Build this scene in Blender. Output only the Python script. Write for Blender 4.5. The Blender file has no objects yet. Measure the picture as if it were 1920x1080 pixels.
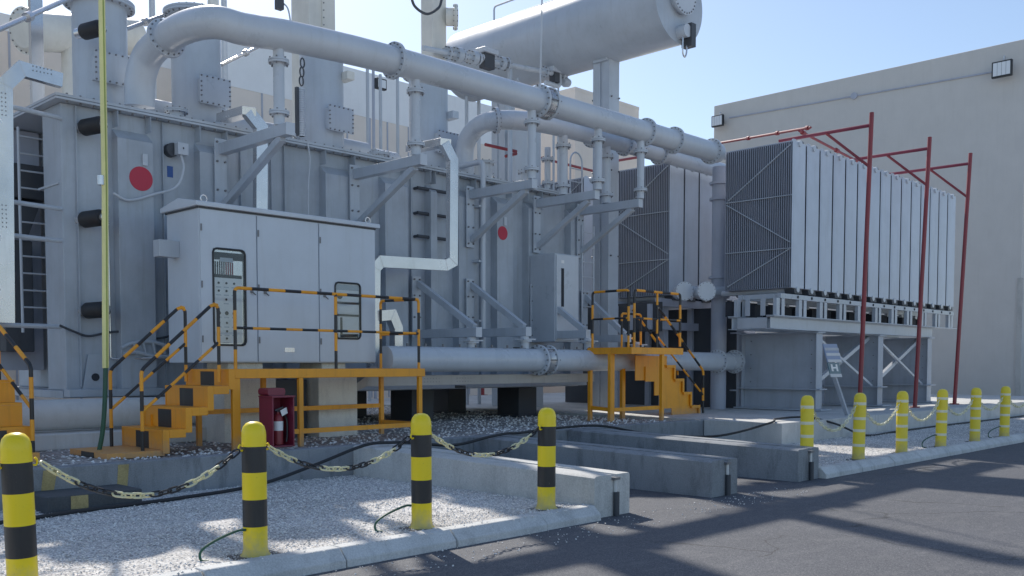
import bpy, math, random
import numpy as np
from mathutils import Vector, Matrix
random.seed(7)
R = math.radians
S = bpy.context.scene
COL = S.collection

# ------------------------------------------------------------------ camera frame
F_, PPX, PPY, HZ, CAMZ = 1800., 960., 770., 684., 1.69
AZ = math.atan(1740/F_); PIT = math.atan((PPY-HZ)/F_)
FW = Vector((math.cos(AZ)*math.cos(PIT), math.sin(AZ)*math.cos(PIT), -math.sin(PIT)))
RT = Vector((math.sin(AZ), -math.cos(AZ), 0))
UP = Vector((math.cos(AZ)*math.sin(PIT), math.sin(AZ)*math.sin(PIT), math.cos(PIT)))
EYE = Vector((0, 0, CAMZ))
def P(u, v, X=None, Y=None, Z=None):
    """survey: the point on a known wall / floor plane that a sight line meets"""
    d = FW*F_ + RT*(u-PPX) + UP*(PPY-v)
    t = X/d.x if X is not None else (Y/d.y if Y is not None else (Z-CAMZ)/d.z)
    return EYE + d*t

cam = bpy.data.cameras.new("camera"); camo = bpy.data.objects.new("camera", cam); COL.objects.link(camo)
cam.sensor_width = 36; cam.lens = F_/1920*36; cam.sensor_fit = 'HORIZONTAL'
cam.shift_y = (PPY-540)/1920; cam.clip_start = .05; cam.clip_end = 3000
camo.location = EYE; camo.rotation_euler = (math.pi/2-PIT, 0, AZ-math.pi/2)
S.camera = camo

# ------------------------------------------------------------------ light
SUN_AZ, SUN_EL = R(67), R(40)
w = bpy.data.worlds.new("World"); S.world = w; w.use_nodes = True
nt = w.node_tree; bg = nt.nodes['Background']
sky = nt.nodes.new('ShaderNodeTexSky'); sky.sky_type = 'NISHITA'; sky.sun_disc = False
sky.sun_elevation = SUN_EL; sky.sun_rotation = math.pi/2-SUN_AZ
sky.altitude = 0; sky.air_density = 1.0; sky.dust_density = .75; sky.ozone_density = 1.3
tint = nt.nodes.new('ShaderNodeMix'); tint.data_type = 'RGBA'; tint.blend_type = 'MULTIPLY'; tint.inputs[0].default_value = 1; tint.inputs[7].default_value = (.95, .99, 1.04, 1)
nt.links.new(sky.outputs[0], tint.inputs[6]); nt.links.new(tint.outputs[2], bg.inputs[0]); bg.inputs[1].default_value = .15
sl = bpy.data.lights.new("sun", 'SUN'); sl.energy = 5.0; sl.angle = R(.8); sl.color = (1, .95, .87)
so = bpy.data.objects.new("sun", sl); COL.objects.link(so)
sd = Vector((math.cos(SUN_AZ)*math.cos(SUN_EL), math.sin(SUN_AZ)*math.cos(SUN_EL), math.sin(SUN_EL)))
so.rotation_euler = sd.to_track_quat('Z', 'Y').to_euler(); so.location = (0, 0, 30)
S.view_settings.view_transform = 'Standard'; S.view_settings.look = 'None'
S.view_settings.exposure = 0; S.view_settings.gamma = 1.1

# ------------------------------------------------------------------ materials
def newmat(name):
    m = bpy.data.materials.new(name); m.use_nodes = True
    n = m.node_tree.nodes; b = n['Principled BSDF']
    return m, n, m.node_tree.links, b
def N(n, t, **k):
    x = n.new(t)
    for a, v in k.items():
        if a in ('operation', 'data_type', 'blend_type', 'feature', 'noise_dimensions'): setattr(x, a, v)
        else: x.inputs[a].default_value = v
    return x
def coords(n, l, scale=(1, 1, 1)):
    g = n.new('ShaderNodeNewGeometry'); mp = n.new('ShaderNodeMapping')
    mp.inputs['Scale'].default_value = scale; l.new(g.outputs['Position'], mp.inputs['Vector'])
    return mp.outputs[0]
def ramp(n, l, src, stops):
    r = n.new('ShaderNodeValToRGB'); e = r.color_ramp.elements
    while len(e) < len(stops): e.new(.5)
    for i, (p, c) in enumerate(stops):
        e[i].position = p; e[i].color = tuple(c)+(1,) if len(c) == 3 else c
    l.new(src, r.inputs[0]); return r.outputs[0]
def mixc(n, l, fac, a, b, mode='MIX'):
    m = n.new('ShaderNodeMix'); m.data_type = 'RGBA'; m.blend_type = mode
    for sock, v in ((m.inputs[0], fac), (m.inputs[6], a), (m.inputs[7], b)):
        if isinstance(v, bpy.types.NodeSocket): l.new(v, sock)
        elif isinstance(v, (int, float)): sock.default_value = v
        else: sock.default_value = tuple(v)+(1,)
    return m.outputs[2]
def sc(c, k): return tuple(min(1, x*k) for x in c)

def paint(name, c, rough=.42, var=.16, dirt=.35, metal=0, streak=True, bump=.02, dirtc=None):
    m, n, l, b = newmat(name)
    a = N(n, 'ShaderNodeTexNoise', Scale=1.3, Detail=5, Roughness=.6); l.new(coords(n, l), a.inputs['Vector'])
    base = ramp(n, l, a.outputs[0], [(.3, sc(c, 1-var)), (.7, sc(c, 1+var*.5))])
    s = N(n, 'ShaderNodeTexNoise', Scale=1, Detail=6, Roughness=.65)
    l.new(coords(n, l, (9, 9, .7) if streak else (5, 5, 5)), s.inputs['Vector'])
    sm = ramp(n, l, s.outputs[0], [(.52, (0, 0, 0)), (.78, (dirt,)*3)])
    dc = dirtc or sc((c[0]*.62+.02, c[1]*.58+.015, c[2]*.5+.01), .9)
    col = mixc(n, l, sm, base, dc)
    f = N(n, 'ShaderNodeTexNoise', Scale=90, Detail=2); l.new(coords(n, l), f.inputs['Vector'])
    sp = ramp(n, l, f.outputs[0], [(.66, (0, 0, 0)), (.75, (.3, .3, .3))])
    col = mixc(n, l, sp, col, sc(dc, .7)); l.new(col, b.inputs['Base Color'])
    rr = n.new('ShaderNodeMapRange'); l.new(a.outputs[0], rr.inputs[0])
    rr.inputs[3].default_value = max(.05, rough-.08); rr.inputs[4].default_value = rough+.15
    l.new(rr.outputs[0], b.inputs['Roughness']); b.inputs['Metallic'].default_value = metal
    if bump:
        bp = N(n, 'ShaderNodeBump', Strength=bump*4, Distance=.02); l.new(a.outputs[0], bp.inputs['Height'])
        l.new(bp.outputs[0], b.inputs['Normal'])
    return m

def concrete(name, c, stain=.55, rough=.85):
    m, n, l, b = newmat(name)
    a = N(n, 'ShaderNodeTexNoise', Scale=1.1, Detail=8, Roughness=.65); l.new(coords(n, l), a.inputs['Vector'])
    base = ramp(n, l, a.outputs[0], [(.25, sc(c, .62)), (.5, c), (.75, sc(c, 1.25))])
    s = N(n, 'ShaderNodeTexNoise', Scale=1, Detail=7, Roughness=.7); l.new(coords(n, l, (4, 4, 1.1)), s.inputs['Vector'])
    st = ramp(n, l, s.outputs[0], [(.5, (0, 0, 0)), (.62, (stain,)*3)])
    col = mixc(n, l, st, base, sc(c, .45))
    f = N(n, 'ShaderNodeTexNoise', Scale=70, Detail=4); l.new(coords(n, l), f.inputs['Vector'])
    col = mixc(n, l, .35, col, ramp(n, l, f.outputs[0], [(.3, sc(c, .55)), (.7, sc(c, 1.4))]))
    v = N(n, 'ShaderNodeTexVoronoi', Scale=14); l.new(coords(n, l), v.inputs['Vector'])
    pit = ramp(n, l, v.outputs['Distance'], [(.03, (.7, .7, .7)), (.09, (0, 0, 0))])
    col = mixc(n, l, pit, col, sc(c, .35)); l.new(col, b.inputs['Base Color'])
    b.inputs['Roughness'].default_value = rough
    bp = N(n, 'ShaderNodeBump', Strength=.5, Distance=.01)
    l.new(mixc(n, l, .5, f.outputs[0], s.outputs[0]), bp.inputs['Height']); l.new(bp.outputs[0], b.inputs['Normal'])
    return m

def gravelmat(name, scale=52, lo=(.46, .445, .43), hi=(.93, .90, .855)):
    m, n, l, b = newmat(name)
    g = N(n, 'ShaderNodeTexNoise', Scale=9, Detail=3); l.new(coords(n, l), g.inputs['Vector'])
    va = n.new('ShaderNodeVectorMath'); va.operation = 'MULTIPLY_ADD'; va.inputs[1].default_value = (.03,)*3
    l.new(g.outputs['Color'], va.inputs[0]); l.new(coords(n, l), va.inputs[2])
    v = N(n, 'ShaderNodeTexVoronoi', Scale=scale); l.new(va.outputs[0], v.inputs['Vector'])
    sep = n.new('ShaderNodeSeparateColor'); l.new(v.outputs['Color'], sep.inputs[0])
    c = ramp(n, l, sep.outputs[0], [(0, lo), (.25, sc(hi, .6)), (.6, sc(hi, .85)), (1, hi)])
    d = ramp(n, l, v.outputs['Distance'], [(.4, (1, 1, 1)), (.85, (.4, .4, .42))])  # shade in the gaps between stones, multiplied into the colour
    c = mixc(n, l, 1, c, d, 'MULTIPLY')
    a = N(n, 'ShaderNodeTexNoise', Scale=.7, Detail=4); l.new(coords(n, l), a.inputs['Vector'])
    c = mixc(n, l, 1, c, ramp(n, l, a.outputs[0], [(.3, (.72, .71, .7)), (.7, (1.05, 1.05, 1.05))]), 'MULTIPLY')
    l.new(c, b.inputs['Base Color']); b.inputs['Roughness'].default_value = .9
    bp = N(n, 'ShaderNodeBump', Strength=.55, Distance=.015); bp.invert = True
    l.new(v.outputs['Distance'], bp.inputs['Height']); l.new(bp.outputs[0], b.inputs['Normal'])
    return m

def asphaltmat(name):
    m, n, l, b = newmat(name)
    a = N(n, 'ShaderNodeTexNoise', Scale=.5, Detail=6, Roughness=.6); l.new(coords(n, l, (1, 1.6, 1)), a.inputs['Vector'])
    c = ramp(n, l, a.outputs[0], [(.3, (.036, .042, .064)), (.7, (.064, .072, .1))])
    v = N(n, 'ShaderNodeTexVoronoi', Scale=120); l.new(coords(n, l), v.inputs['Vector'])
    sep = n.new('ShaderNodeSeparateColor'); l.new(v.outputs['Color'], sep.inputs[0])
    c = mixc(n, l, .55, c, ramp(n, l, sep.outputs[0], [(0, (.035, .035, .04)), (.7, (.1, .1, .1)), (1, (.25, .24, .23))]))
    d = N(n, 'ShaderNodeTexNoise', Scale=3.5, Detail=7, Roughness=.7); l.new(coords(n, l, (.6, 1.5, 1)), d.inputs['Vector'])
    c = mixc(n, l, ramp(n, l, d.outputs[0], [(.52, (0, 0, 0)), (.72, (.35, .35, .35))]), c, (.19, .185, .185))
    dn = N(n, 'ShaderNodeTexNoise', Scale=1.6, Detail=5); l.new(coords(n, l), dn.inputs['Vector'])
    dv = n.new('ShaderNodeVectorMath'); dv.operation = 'MULTIPLY_ADD'; dv.inputs[1].default_value = (.9, .9, 0); l.new(dn.outputs['Color'], dv.inputs[0]); l.new(coords(n, l), dv.inputs[2])
    ck = N(n, 'ShaderNodeTexVoronoi', feature='DISTANCE_TO_EDGE', Scale=.33); l.new(dv.outputs[0], ck.inputs['Vector'])
    km = N(n, 'ShaderNodeTexNoise', Scale=.6, Detail=2); l.new(coords(n, l), km.inputs['Vector'])
    cm = mixc(n, l, 1, ramp(n, l, ck.outputs['Distance'], [(.002, (.85, .85, .85)), (.006, (0, 0, 0))]), ramp(n, l, km.outputs[0], [(.47, (0, 0, 0)), (.55, (1, 1, 1))]), 'MULTIPLY')
    c = mixc(n, l, cm, c, (.02, .02, .022))
    l.new(c, b.inputs['Base Color']); b.inputs['Roughness'].default_value = .82
    bp = N(n, 'ShaderNodeBump', Strength=.5, Distance=.006); l.new(v.outputs['Distance'], bp.inputs['Height'])
    l.new(bp.outputs[0], b.inputs['Normal'])
    return m

GREY = (.46, .505, .56)
M = dict(
 grey=paint('grey_paint', GREY, .28, dirt=.28, var=.12), skirt=paint('shaded_grey_paint', (.42, .46, .52), .4, dirt=.35),  # skirt is the grey made darker and bluer for its shade
 tank=paint('tank_paint', (.40, .445, .50), .34, dirt=.45, var=.2),
 pale=paint('pale_grey_paint', (.54, .58, .63), .26, dirt=.22, var=.08),
 panel=paint('radiator_paint', (.52, .58, .67), .34, var=.12, dirt=.25),
 fin=paint('shaded_fin_paint', (.40, .43, .51), .45, var=.1),  # radiator paint darkened to hold the shade on side faces and risers
 cab=paint('cabinet_paint', (.56, .615, .68), .3, var=.08, dirt=.16, bump=.008),
 cream=paint('cream_paint', (.78, .75, .67), .4, dirt=.25),
 steel=paint('galvanised_steel', (.7, .7, .71), .22, var=.2, metal=.75, dirt=.3, dirtc=(.35, .33, .31)),
 bolt=paint('bolt_steel', (.2, .2, .21), .45, metal=.5),
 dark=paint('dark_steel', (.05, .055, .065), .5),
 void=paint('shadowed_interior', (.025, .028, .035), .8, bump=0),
 black=paint('black_paint', (.016, .016, .018), .42, var=.3, dirt=.3, dirtc=(.09, .085, .08)),
 rubber=paint('black_rubber', (.014, .014, .016), .6),
 orange=paint('orange_paint', (.95, .36, .012), .42, dirt=.4, dirtc=(.33, .12, .02)),
 yel=paint('yellow_plastic', (1.0, .72, .004), .33, var=.05, dirt=.12, dirtc=(.4, .3, .03)),
 yelp=paint('faded_yellow_plastic', (.92, .70, .03), .45, var=.08, dirt=.2, dirtc=(.55, .45, .12)),
 ylt=paint('pale_yellow_plastic', (.74, .70, .42), .4, var=.1),
 band=paint('pale_reflective_tape', (.86, .82, .58), .4, var=.08, dirt=.2), white=paint('white_plastic', (.86, .86, .85), .4, var=.05, dirt=.15),
 red=paint('red_paint', (.26, .03, .035), .42, dirt=.3),
 maroon=paint('maroon_paint', (.21, .02, .045), .4, dirt=.3),
 disc=paint('red_sticker', (.5, .02, .05), .5, var=.1),
 blue=paint('blue_sticker', (.03, .09, .3), .5),
 conc=concrete('concrete', (.56, .555, .53), .4),
 concd=concrete('dark_concrete', (.25, .265, .28), .8), traym=paint('warm_lit_tray_steel', (.42, .39, .36), .45, metal=.2, dirt=.5),  # tray steel darkened, the warm light it reflects mixed into its colour
 concl=concrete('pale_concrete', (.5, .49, .46), .4),
 kerb=concrete('kerb_concrete', (.60, .60, .585), .5),
 ped=concrete('pedestal_plaster', (.84, .79, .68), .3),
 wall=paint('wall_render', (.60, .58, .545), .85, var=.05, dirt=.12, bump=.01),
 wall2=paint('hazed_cladding', (.80, .71, .62), .7, var=.06, dirt=.12),  # distance haze lightened into the hall walls' colour
 parapet=paint('parapet_cladding', (.86, .87, .87), .7, var=.06, dirt=.12),
 pad=paint('white_insulation', (.68, .68, .66), .45, dirt=.5),
 green=paint('green_cable', (.02, .09, .05), .5),
 ypole=paint('yellow_conduit', (.86, .80, .32), .42, dirt=.2),
 gline=paint('green_stripe', (.3, .36, .06), .5),
 worn=concrete('worn_yellow_paint', (.42, .33, .14), .7),
 gravel=gravelmat('gravel'), gravel2=gravelmat('coarse_gravel', 22, (.2, .17, .15), (.62, .58, .54)),
 road=asphaltmat('asphalt'), blk=concrete('black_painted_concrete', (.07, .075, .08), .5), yard=concrete('bounce_yard_concrete', (.5, .48, .45), .2),
)
def wallfix():
    m = M['wall']; 
wallfix()
g, gn, gl, gb = newmat('glass'); gn.remove(gb)
tr_ = gn.new('ShaderNodeBsdfTransparent'); tr_.inputs[0].default_value = (.93, .95, .96, 1); gs_ = gn.new('ShaderNodeBsdfGlossy'); gs_.inputs['Roughness'].default_value = .04
mx_ = gn.new('ShaderNodeMixShader'); fr_ = gn.new('ShaderNodeFresnel'); fr_.inputs[0].default_value = 1.35; gl.new(fr_.outputs[0], mx_.inputs[0]); gl.new(tr_.outputs[0], mx_.inputs[1]); gl.new(gs_.outputs[0], mx_.inputs[2])
gl.new(mx_.outputs[0], gn['Material Output'].inputs[0])
M['glass'] = g
m_, n_, l_, b_ = newmat('lamp_glass'); b_.inputs['Base Color'].default_value = (.75, .78, .8, 1); b_.inputs['Roughness'].default_value = .25
M['lamp'] = m_
def dust(key, z0, z1, c):
    m = M[key]; n = m.node_tree.nodes; l = m.node_tree.links; b = n['Principled BSDF']; src = b.inputs['Base Color'].links[0].from_socket
    g = n.new('ShaderNodeNewGeometry'); sp = n.new('ShaderNodeSeparateXYZ'); l.new(g.outputs['Position'], sp.inputs[0])
    no = N(n, 'ShaderNodeTexNoise', Scale=14, Detail=5, Roughness=.7); l.new(coords(n, l), no.inputs['Vector'])
    ad = n.new('ShaderNodeMath'); ad.operation = 'MULTIPLY_ADD'; ad.inputs[1].default_value = .35; l.new(no.outputs[0], ad.inputs[0]); l.new(sp.outputs[2], ad.inputs[2])
    mr = n.new('ShaderNodeMapRange'); l.new(ad.outputs[0], mr.inputs[0]); mr.inputs[1].default_value = z0+.17; mr.inputs[2].default_value = z1+.17; mr.inputs[3].default_value = .75; mr.inputs[4].default_value = 0
    l.new(mixc(n, l, mr.outputs[0], src, c), b.inputs['Base Color'])
    sc_ = N(n, 'ShaderNodeTexNoise', Scale=22, Detail=6, Roughness=.75); l.new(coords(n, l, (1, 1, .35)), sc_.inputs['Vector'])
    src = b.inputs['Base Color'].links[0].from_socket
    l.new(mixc(n, l, ramp(n, l, sc_.outputs[0], [(.66, (0, 0, 0)), (.72, (.4, .4, .4))]), src, c), b.inputs['Base Color'])
for k in ('yel', 'yelp', 'black'): dust(k, .1, .34, (.36, .32, .22))
for k in ('orange',): dust(k, .45, .75, (.36, .28, .2))
# pebbles: colour by position
m_, n_, l_, b_ = newmat('pebble')
v_ = N(n_, 'ShaderNodeTexVoronoi', Scale=28); l_.new(coords(n_, l_), v_.inputs['Vector'])
s_ = n_.new('ShaderNodeSeparateColor'); l_.new(v_.outputs['Color'], s_.inputs[0])
l_.new(ramp(n_, l_, s_.outputs[0], [(0, (.36, .35, .34)), (.2, (.68, .655, .63)), (.7, (.86, .83, .79)), (1, (.94, .92, .88))]), b_.inputs['Base Color'])
b_.inputs['Roughness'].default_value = .85; M['pebble'] = m_

# ------------------------------------------------------------------ mesh builder
class MB:
    def __init__(s): s.V = []; s.F = []; s.M = []
    def add(s, vs, fs, m=0):
        o = len(s.V); s.V += [tuple(v) for v in vs]
        for f in fs: s.F.append(tuple(i+o for i in f)); s.M.append(m)
    def box(s, x0, x1, y0, y1, z0, z1, m=0):
        vs = [(x, y, z) for z in (z0, z1) for x, y in ((x0, y0), (x1, y0), (x1, y1), (x0, y1))]
        s.add(vs, [(3, 2, 1, 0), (4, 5, 6, 7), (0, 1, 5, 4), (1, 2, 6, 5), (2, 3, 7, 6), (3, 0, 4, 7)], m); return s
    def prism(s, poly, vec, m=0):
        n = len(poly); vec = Vector(vec); a = [Vector(p) for p in poly]
        nrm = Vector((0, 0, 0))
        for i in range(n): nrm += a[i].cross(a[(i+1) % n])
        if nrm.dot(vec) < 0: a.reverse()
        b = [p+vec for p in a]
        s.add(a+b, [tuple(range(n-1, -1, -1)), tuple(range(n, 2*n))]+[(i, (i+1) % n, n+(i+1) % n, n+i) for i in range(n)], m); return s
    def bar(s, p, q, w, h, m=0, up=(0, 0, 1)):
        p = Vector(p); q = Vector(q); d = (q-p).normalized(); u = Vector(up)
        if abs(d.dot(u)) > .98: u = Vector((1, 0, 0))
        x = d.cross(u).normalized(); u = x.cross(d).normalized()
        a = [p+x*i*w/2+u*j*h/2 for i, j in ((-1, -1), (1, -1), (1, 1), (-1, 1))]
        return s.prism(a, q-p, m)
    def tube(s, pts, r, seg=12, m=0, cap=True, mf=None):
        pts = [Vector(p) for p in pts]; n = len(pts); rs = r if isinstance(r, (list, tuple)) else [r]*n
        t0 = (pts[1]-pts[0]).normalized(); u = t0.orthogonal().normalized(); vs = []
        for i, p in enumerate(pts):
            t = (pts[min(i+1, n-1)]-pts[max(i-1, 0)]).normalized()
            u = (u-t*u.dot(t)).normalized(); w_ = t.cross(u)
            for k in range(seg):
                an = 2*math.pi*k/seg; vs.append(p+(u*math.cos(an)+w_*math.sin(an))*rs[i])
        o = len(s.V); s.V += [tuple(v) for v in vs]
        for i in range(n-1):
            for k in range(seg):
                k2 = (k+1) % seg
                s.F.append((o+i*seg+k, o+i*seg+k2, o+(i+1)*seg+k2, o+(i+1)*seg+k)); s.M.append(mf(i) if mf else m)
        if cap:
            s.F.append(tuple(o+k for k in range(seg-1, -1, -1))); s.M.append(mf(0) if mf else m)
            s.F.append(tuple(o+(n-1)*seg+k for k in range(seg))); s.M.append(mf(n-2) if mf else m)
        return s
    def cyl(s, p, q, r, r2=None, seg=24, m=0): return s.tube([p, q], [r, r2 if r2 is not None else r], seg, m)
    def lathe(s, base, axis, prof, seg=24, m=0, ms=None):
        base = Vector(base); a = Vector(axis).normalized()
        return s.tube([base+a*(t+1e-5*i) for i, (r, t) in enumerate(prof)], [max(r, 1e-4) for r, t in prof], seg, m, True, (lambda i: ms[min(i, len(ms)-1)]) if ms else None)
    def bolts(s, c, axis, Rr, n, r=.014, h=.03, m=0, ph=0):
        c = Vector(c); a = Vector(axis).normalized(); u = a.orthogonal().normalized(); w_ = a.cross(u)
        for k in range(n):
            t = 2*math.pi*(k+ph)/n; p = c+(u*math.cos(t)+w_*math.sin(t))*Rr
            s.tube([p-a*h/2, p+a*h/2], r, 6, m)
        return s
    def flange(s, c, axis, Rr, th=.03, n=16, seg=28, m=0, mb=1, gap=.0, br=.013):
        c = Vector(c); a = Vector(axis).normalized()
        s.cyl(c-a*th, c-a*.002, Rr, seg=seg, m=m); s.cyl(c+a*.002, c+a*th, Rr, seg=seg, m=m)
        s.bolts(c, a, Rr*.9, n, br, th*2+.045, mb); return s

def root_of(o):
    while o.parent: o = o.parent
    return o
def mkobj(name, mb, mats, off=Vector((0, 0, 0)), bev=0, ang=35):
    me = bpy.data.meshes.new(name)
    A = np.array(mb.V, dtype=float).reshape(-1, 3)-np.array(off)
    me.from_pydata(A.tolist(), [], mb.F)
    if not isinstance(mats, (list, tuple)): mats = [mats]
    for k in mats: me.materials.append(M[k])
    me.polygons.foreach_set('material_index', mb.M)
    me.polygons.foreach_set('use_smooth', [True]*len(mb.F)); me.update()
    me.set_sharp_from_angle(angle=R(ang))
    o = bpy.data.objects.new(name, me); COL.objects.link(o)
    if bev:
        bm = o.modifiers.new('bevel', 'BEVEL'); bm.width = bev; bm.segments = 2; bm.limit_method = 'ANGLE'; bm.angle_limit = R(40); bm.harden_normals = True
    return o
def tag(o, label, cat, group=None, kind=None):
    o['label'] = label; o['category'] = cat
    if group: o['group'] = group
    if kind: o['kind'] = kind
    return o
def thing(name, label, cat, loc, group=None):
    o = bpy.data.objects.new(name, None); COL.objects.link(o); o.empty_display_size = .2
    o.location = loc; return tag(o, label, cat, group)
def part(name, mb, mats, par, bev=0, label=None, ang=35):
    o = mkobj(name, mb, mats, Vector(root_of(par).location), bev, ang); o.parent = par
    if label: o['label'] = label
    return o
def solo(name, mb, mats, label, cat, loc, group=None, bev=0, ang=35):
    o = mkobj(name, mb, mats, Vector(loc), bev, ang); o.location = loc; return tag(o, label, cat, group)
def struct(name, mb, mats, kind='structure', bev=0):
    o = mkobj(name, mb, mats, bev=bev); o['kind'] = kind; return o
def dup(o, loc=None, label=None, par=None):
    c = o.copy(); COL.objects.link(c)
    if par: c.parent = par
    if loc is not None: c.location = loc
    if label: c['label'] = label
    for ch in list(o.children): dup(ch, par=c)
    return c
def crom(pts, k=8):
    pts = [Vector(p) for p in pts]; q = [pts[0]*2-pts[1]]+pts+[pts[-1]*2-pts[-2]]; out = []
    for i in range(1, len(q)-2):
        for j in range(k):
            t = j/k; a, b, c, d = q[i-1:i+3]
            out.append(.5*((2*b)+(c-a)*t+(2*a-5*b+4*c-d)*t*t+(3*b-a-3*c+d)*t**3))
    return out+[pts[-1]]
def fillet(pts, r, k=6):
    pts = [Vector(p) for p in pts]; out = [pts[0]]
    for a, b, c in zip(pts, pts[1:], pts[2:]):
        p = b+(a-b).normalized()*r; q = b+(c-b).normalized()*r
        for j in range(k+1):
            t = j/k; out.append(p*(1-t)**2+b*2*t*(1-t)+q*t*t)
    return out+[pts[-1]]
def resample(pts, step):
    out = [pts[0]]; acc = 0
    for a, b in zip(pts, pts[1:]):
        L = (b-a).length; n = max(1, int(math.ceil(L/step)))
        out += [a.lerp(b, (i+1)/n) for i in range(n)]
    return out
def striped(mb, pts, r=.022, band=.19, start=0, fr=.02, seg=10):
    """rail with alternating paint bands (0 black, 1 orange)"""
    pts = fillet(pts, .07) if len(pts) > 2 else [Vector(p) for p in pts]
    L = [0]
    for a, b in zip(pts, pts[1:]): L.append(L[-1]+(b-a).length)
    cuts = sorted(set([round(x, 5) for x in L]+[round(i*band, 5) for i in range(1, int(L[-1]/band)+1)]))
    o = []
    for c in cuts:
        i = max(k for k in range(len(L)) if L[k] <= c+1e-6); i = min(i, len(pts)-2)
        t = (c-L[i])/max(1e-9, L[i+1]-L[i]); o.append(pts[i].lerp(pts[i+1], min(1, max(0, t))))
    mid = [(cuts[i]+cuts[i+1])/2 for i in range(len(cuts)-1)]
    mb.tube(o, r, seg, mf=lambda i: (int(mid[i]/band)+start) % 2)

# ================================================================== SETTING
mb = MB(); mb.add([(-400, -400, -.008), (900, -400, -.008), (900, 900, -.008), (-400, 900, -.008)], [(0, 1, 2, 3)]); struct('ground', mb, 'yard')  # pale concrete outside the view, added to bounce sunlight onto shaded fronts
mb = MB(); mb.add([(-300, 1.2, 0), (300, 1.2, 0), (300, 6.56, 0), (-300, 6.56, 0)], [(0, 1, 2, 3)]); mb.add([(8.1, 6.56, 0), (13.46, 6.56, 0), (13.46, 11.05, 0), (8.1, 11.05, 0)], [(0, 1, 2, 3)])
mb.add([(13.46, 6.56, 0), (17.15, 6.56, 0), (17.15, 11.05, 0), (13.46, 11.05, 0)], [(0, 1, 2, 3)]); struct('road', mb, 'road')
mb = MB(); mb.box(-300, 300, .95, 1.2, -.05, .13); struct('kerb', mb, 'kerb', bev=.015)
# gravel beds
def sheet(x0, x1, y0, y1, z, nx=1, ny=1, amp=0):
    b = MB(); vs = []; fs = []
    for j in range(ny+1):
        for i in range(nx+1):
            edge = i in (0, nx) or j in (0, ny)
            vs.append((x0+(x1-x0)*i/nx, y0+(y1-y0)*j/ny, z+(0 if edge else random.uniform(-amp, amp))))
    for j in range(ny):
        for i in range(nx):
            a = j*(nx+1)+i; fs.append((a, a+1, a+nx+2, a+nx+1))
    b.add(vs, fs); return b
struct('gravel_bed', sheet(-8, 8.15, 6.72, 11.0, .135, 70, 20, .012), 'gravel')
o = struct('gravel_bed', sheet(13.42, 60, 6.72, 9.2, .135, 120, 12, .01), 'gravel')
struct('gravel_yard', sheet(-20, 17.1, 11.2, 60, .5, 90, 60, .015), 'gravel2')
struct('gravel_yard', sheet(38.5, 120, 9.2, 60, .12), 'gravel2')
# kerb stones in one run either side of the concrete beams
def kerb(x0, x1):
    b = MB(); x = x0
    while x < x1:
        e = min(x1, x+1.25); dz = random.uniform(-.006, .006); dy = random.uniform(-.008, .008)
        b.prism([(x+.006, 6.50+dy, -.02), (x+.006, 6.505+dy, .065), (x+.006, 6.60+dy, .158+dz), (x+.006, 6.73, .16+dz), (x+.006, 6.73, -.02)], (e-x-.012, 0, 0)); x = e
    return b
struct('kerb', kerb(-9, 8.14), 'kerb', bev=.012); struct('kerb', kerb(13.44, 70), 'kerb', bev=.012)
# bund wall and slabs
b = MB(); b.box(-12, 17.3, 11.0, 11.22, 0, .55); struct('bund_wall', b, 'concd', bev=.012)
b = MB(); b.box(17.1, 38.4, 9.2, 10.98, 0, .55); b.box(17.31, 38.4, 10.985, 26, 0, .548); struct('plinth', b, ['conc'], bev=.012)
b = MB(); b.box(40.5, 41, 26, 60, 0, 1.4); struct('far_wall', b, 'concl')

# pebbles scattered on the near bed (one loose heap nobody could count)
def pebbles(n, x0, x1, y0, y1, z, s0, s1, seed, dens=None):
    rng = np.random.default_rng(seed); V = []; Fc = []
    base = np.array([(0, 0, .6), (1, 0, 0), (0, 1, 0), (-1, 0, 0), (0, -1, 0), (0, 0, -.5)])
    fs = np.array([(0, 1, 2), (0, 2, 3), (0, 3, 4), (0, 4, 1), (5, 2, 1), (5, 3, 2), (5, 4, 3), (5, 1, 4)])
    xs = rng.uniform(x0, x1, n); ys = rng.uniform(y0, y1, n); ss = rng.uniform(s0, s1, n)
    for i in range(n):
        a = rng.uniform(0, 6.28); c, s_ = math.cos(a), math.sin(a)
        q = (base+rng.uniform(-.28, .28, base.shape))*ss[i]*np.array([1, rng.uniform(.6, 1), 1])
        q = np.stack([q[:, 0]*c-q[:, 1]*s_, q[:, 0]*s_+q[:, 1]*c, q[:, 2]], 1)+np.array([xs[i], ys[i], z+rng.uniform(0, .012)])
        V.append(q); Fc.append(fs+6*i)
    V = np.concatenate(V); Fc = np.concatenate(Fc); b = MB(); b.V = V.tolist(); b.F = [tuple(f) for f in Fc.tolist()]; b.M = [0]*len(b.F)
    return b
o = struct('gravel', pebbles(30000, -1, 8.1, 6.74, 10.98, .134, .005, .015, 1), 'pebble', 'stuff'); o['label'] = 'loose pale grey gravel between kerb and bund wall'; o['category'] = 'gravel'
o = struct('gravel', pebbles(9000, 13.5, 30, 6.74, 9.18, .134, .007, .016, 2), 'pebble', 'stuff'); o['label'] = 'loose pale gravel around the plain yellow bollards'; o['category'] = 'gravel'
o = struct('gravel', pebbles(9000, 3, 17, 11.24, 24, .503, .015, .035, 3), 'pebble', 'stuff'); o['label'] = 'coarse gravel under and around the transformer'; o['category'] = 'gravel'

o = struct('gravel', pebbles(420, -1, 8.1, 6.56, 6.74, .15, .006, .016, 5), 'pebble', 'stuff'); o['label'] = 'stray stones spilled on the near kerb'; o['category'] = 'gravel'
o = struct('gravel', pebbles(500, 1, 12, 5.9, 6.52, .002, .004, .012, 6), 'pebble', 'stuff'); o['label'] = 'scattered grit along the road edge'; o['category'] = 'gravel'
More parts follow.
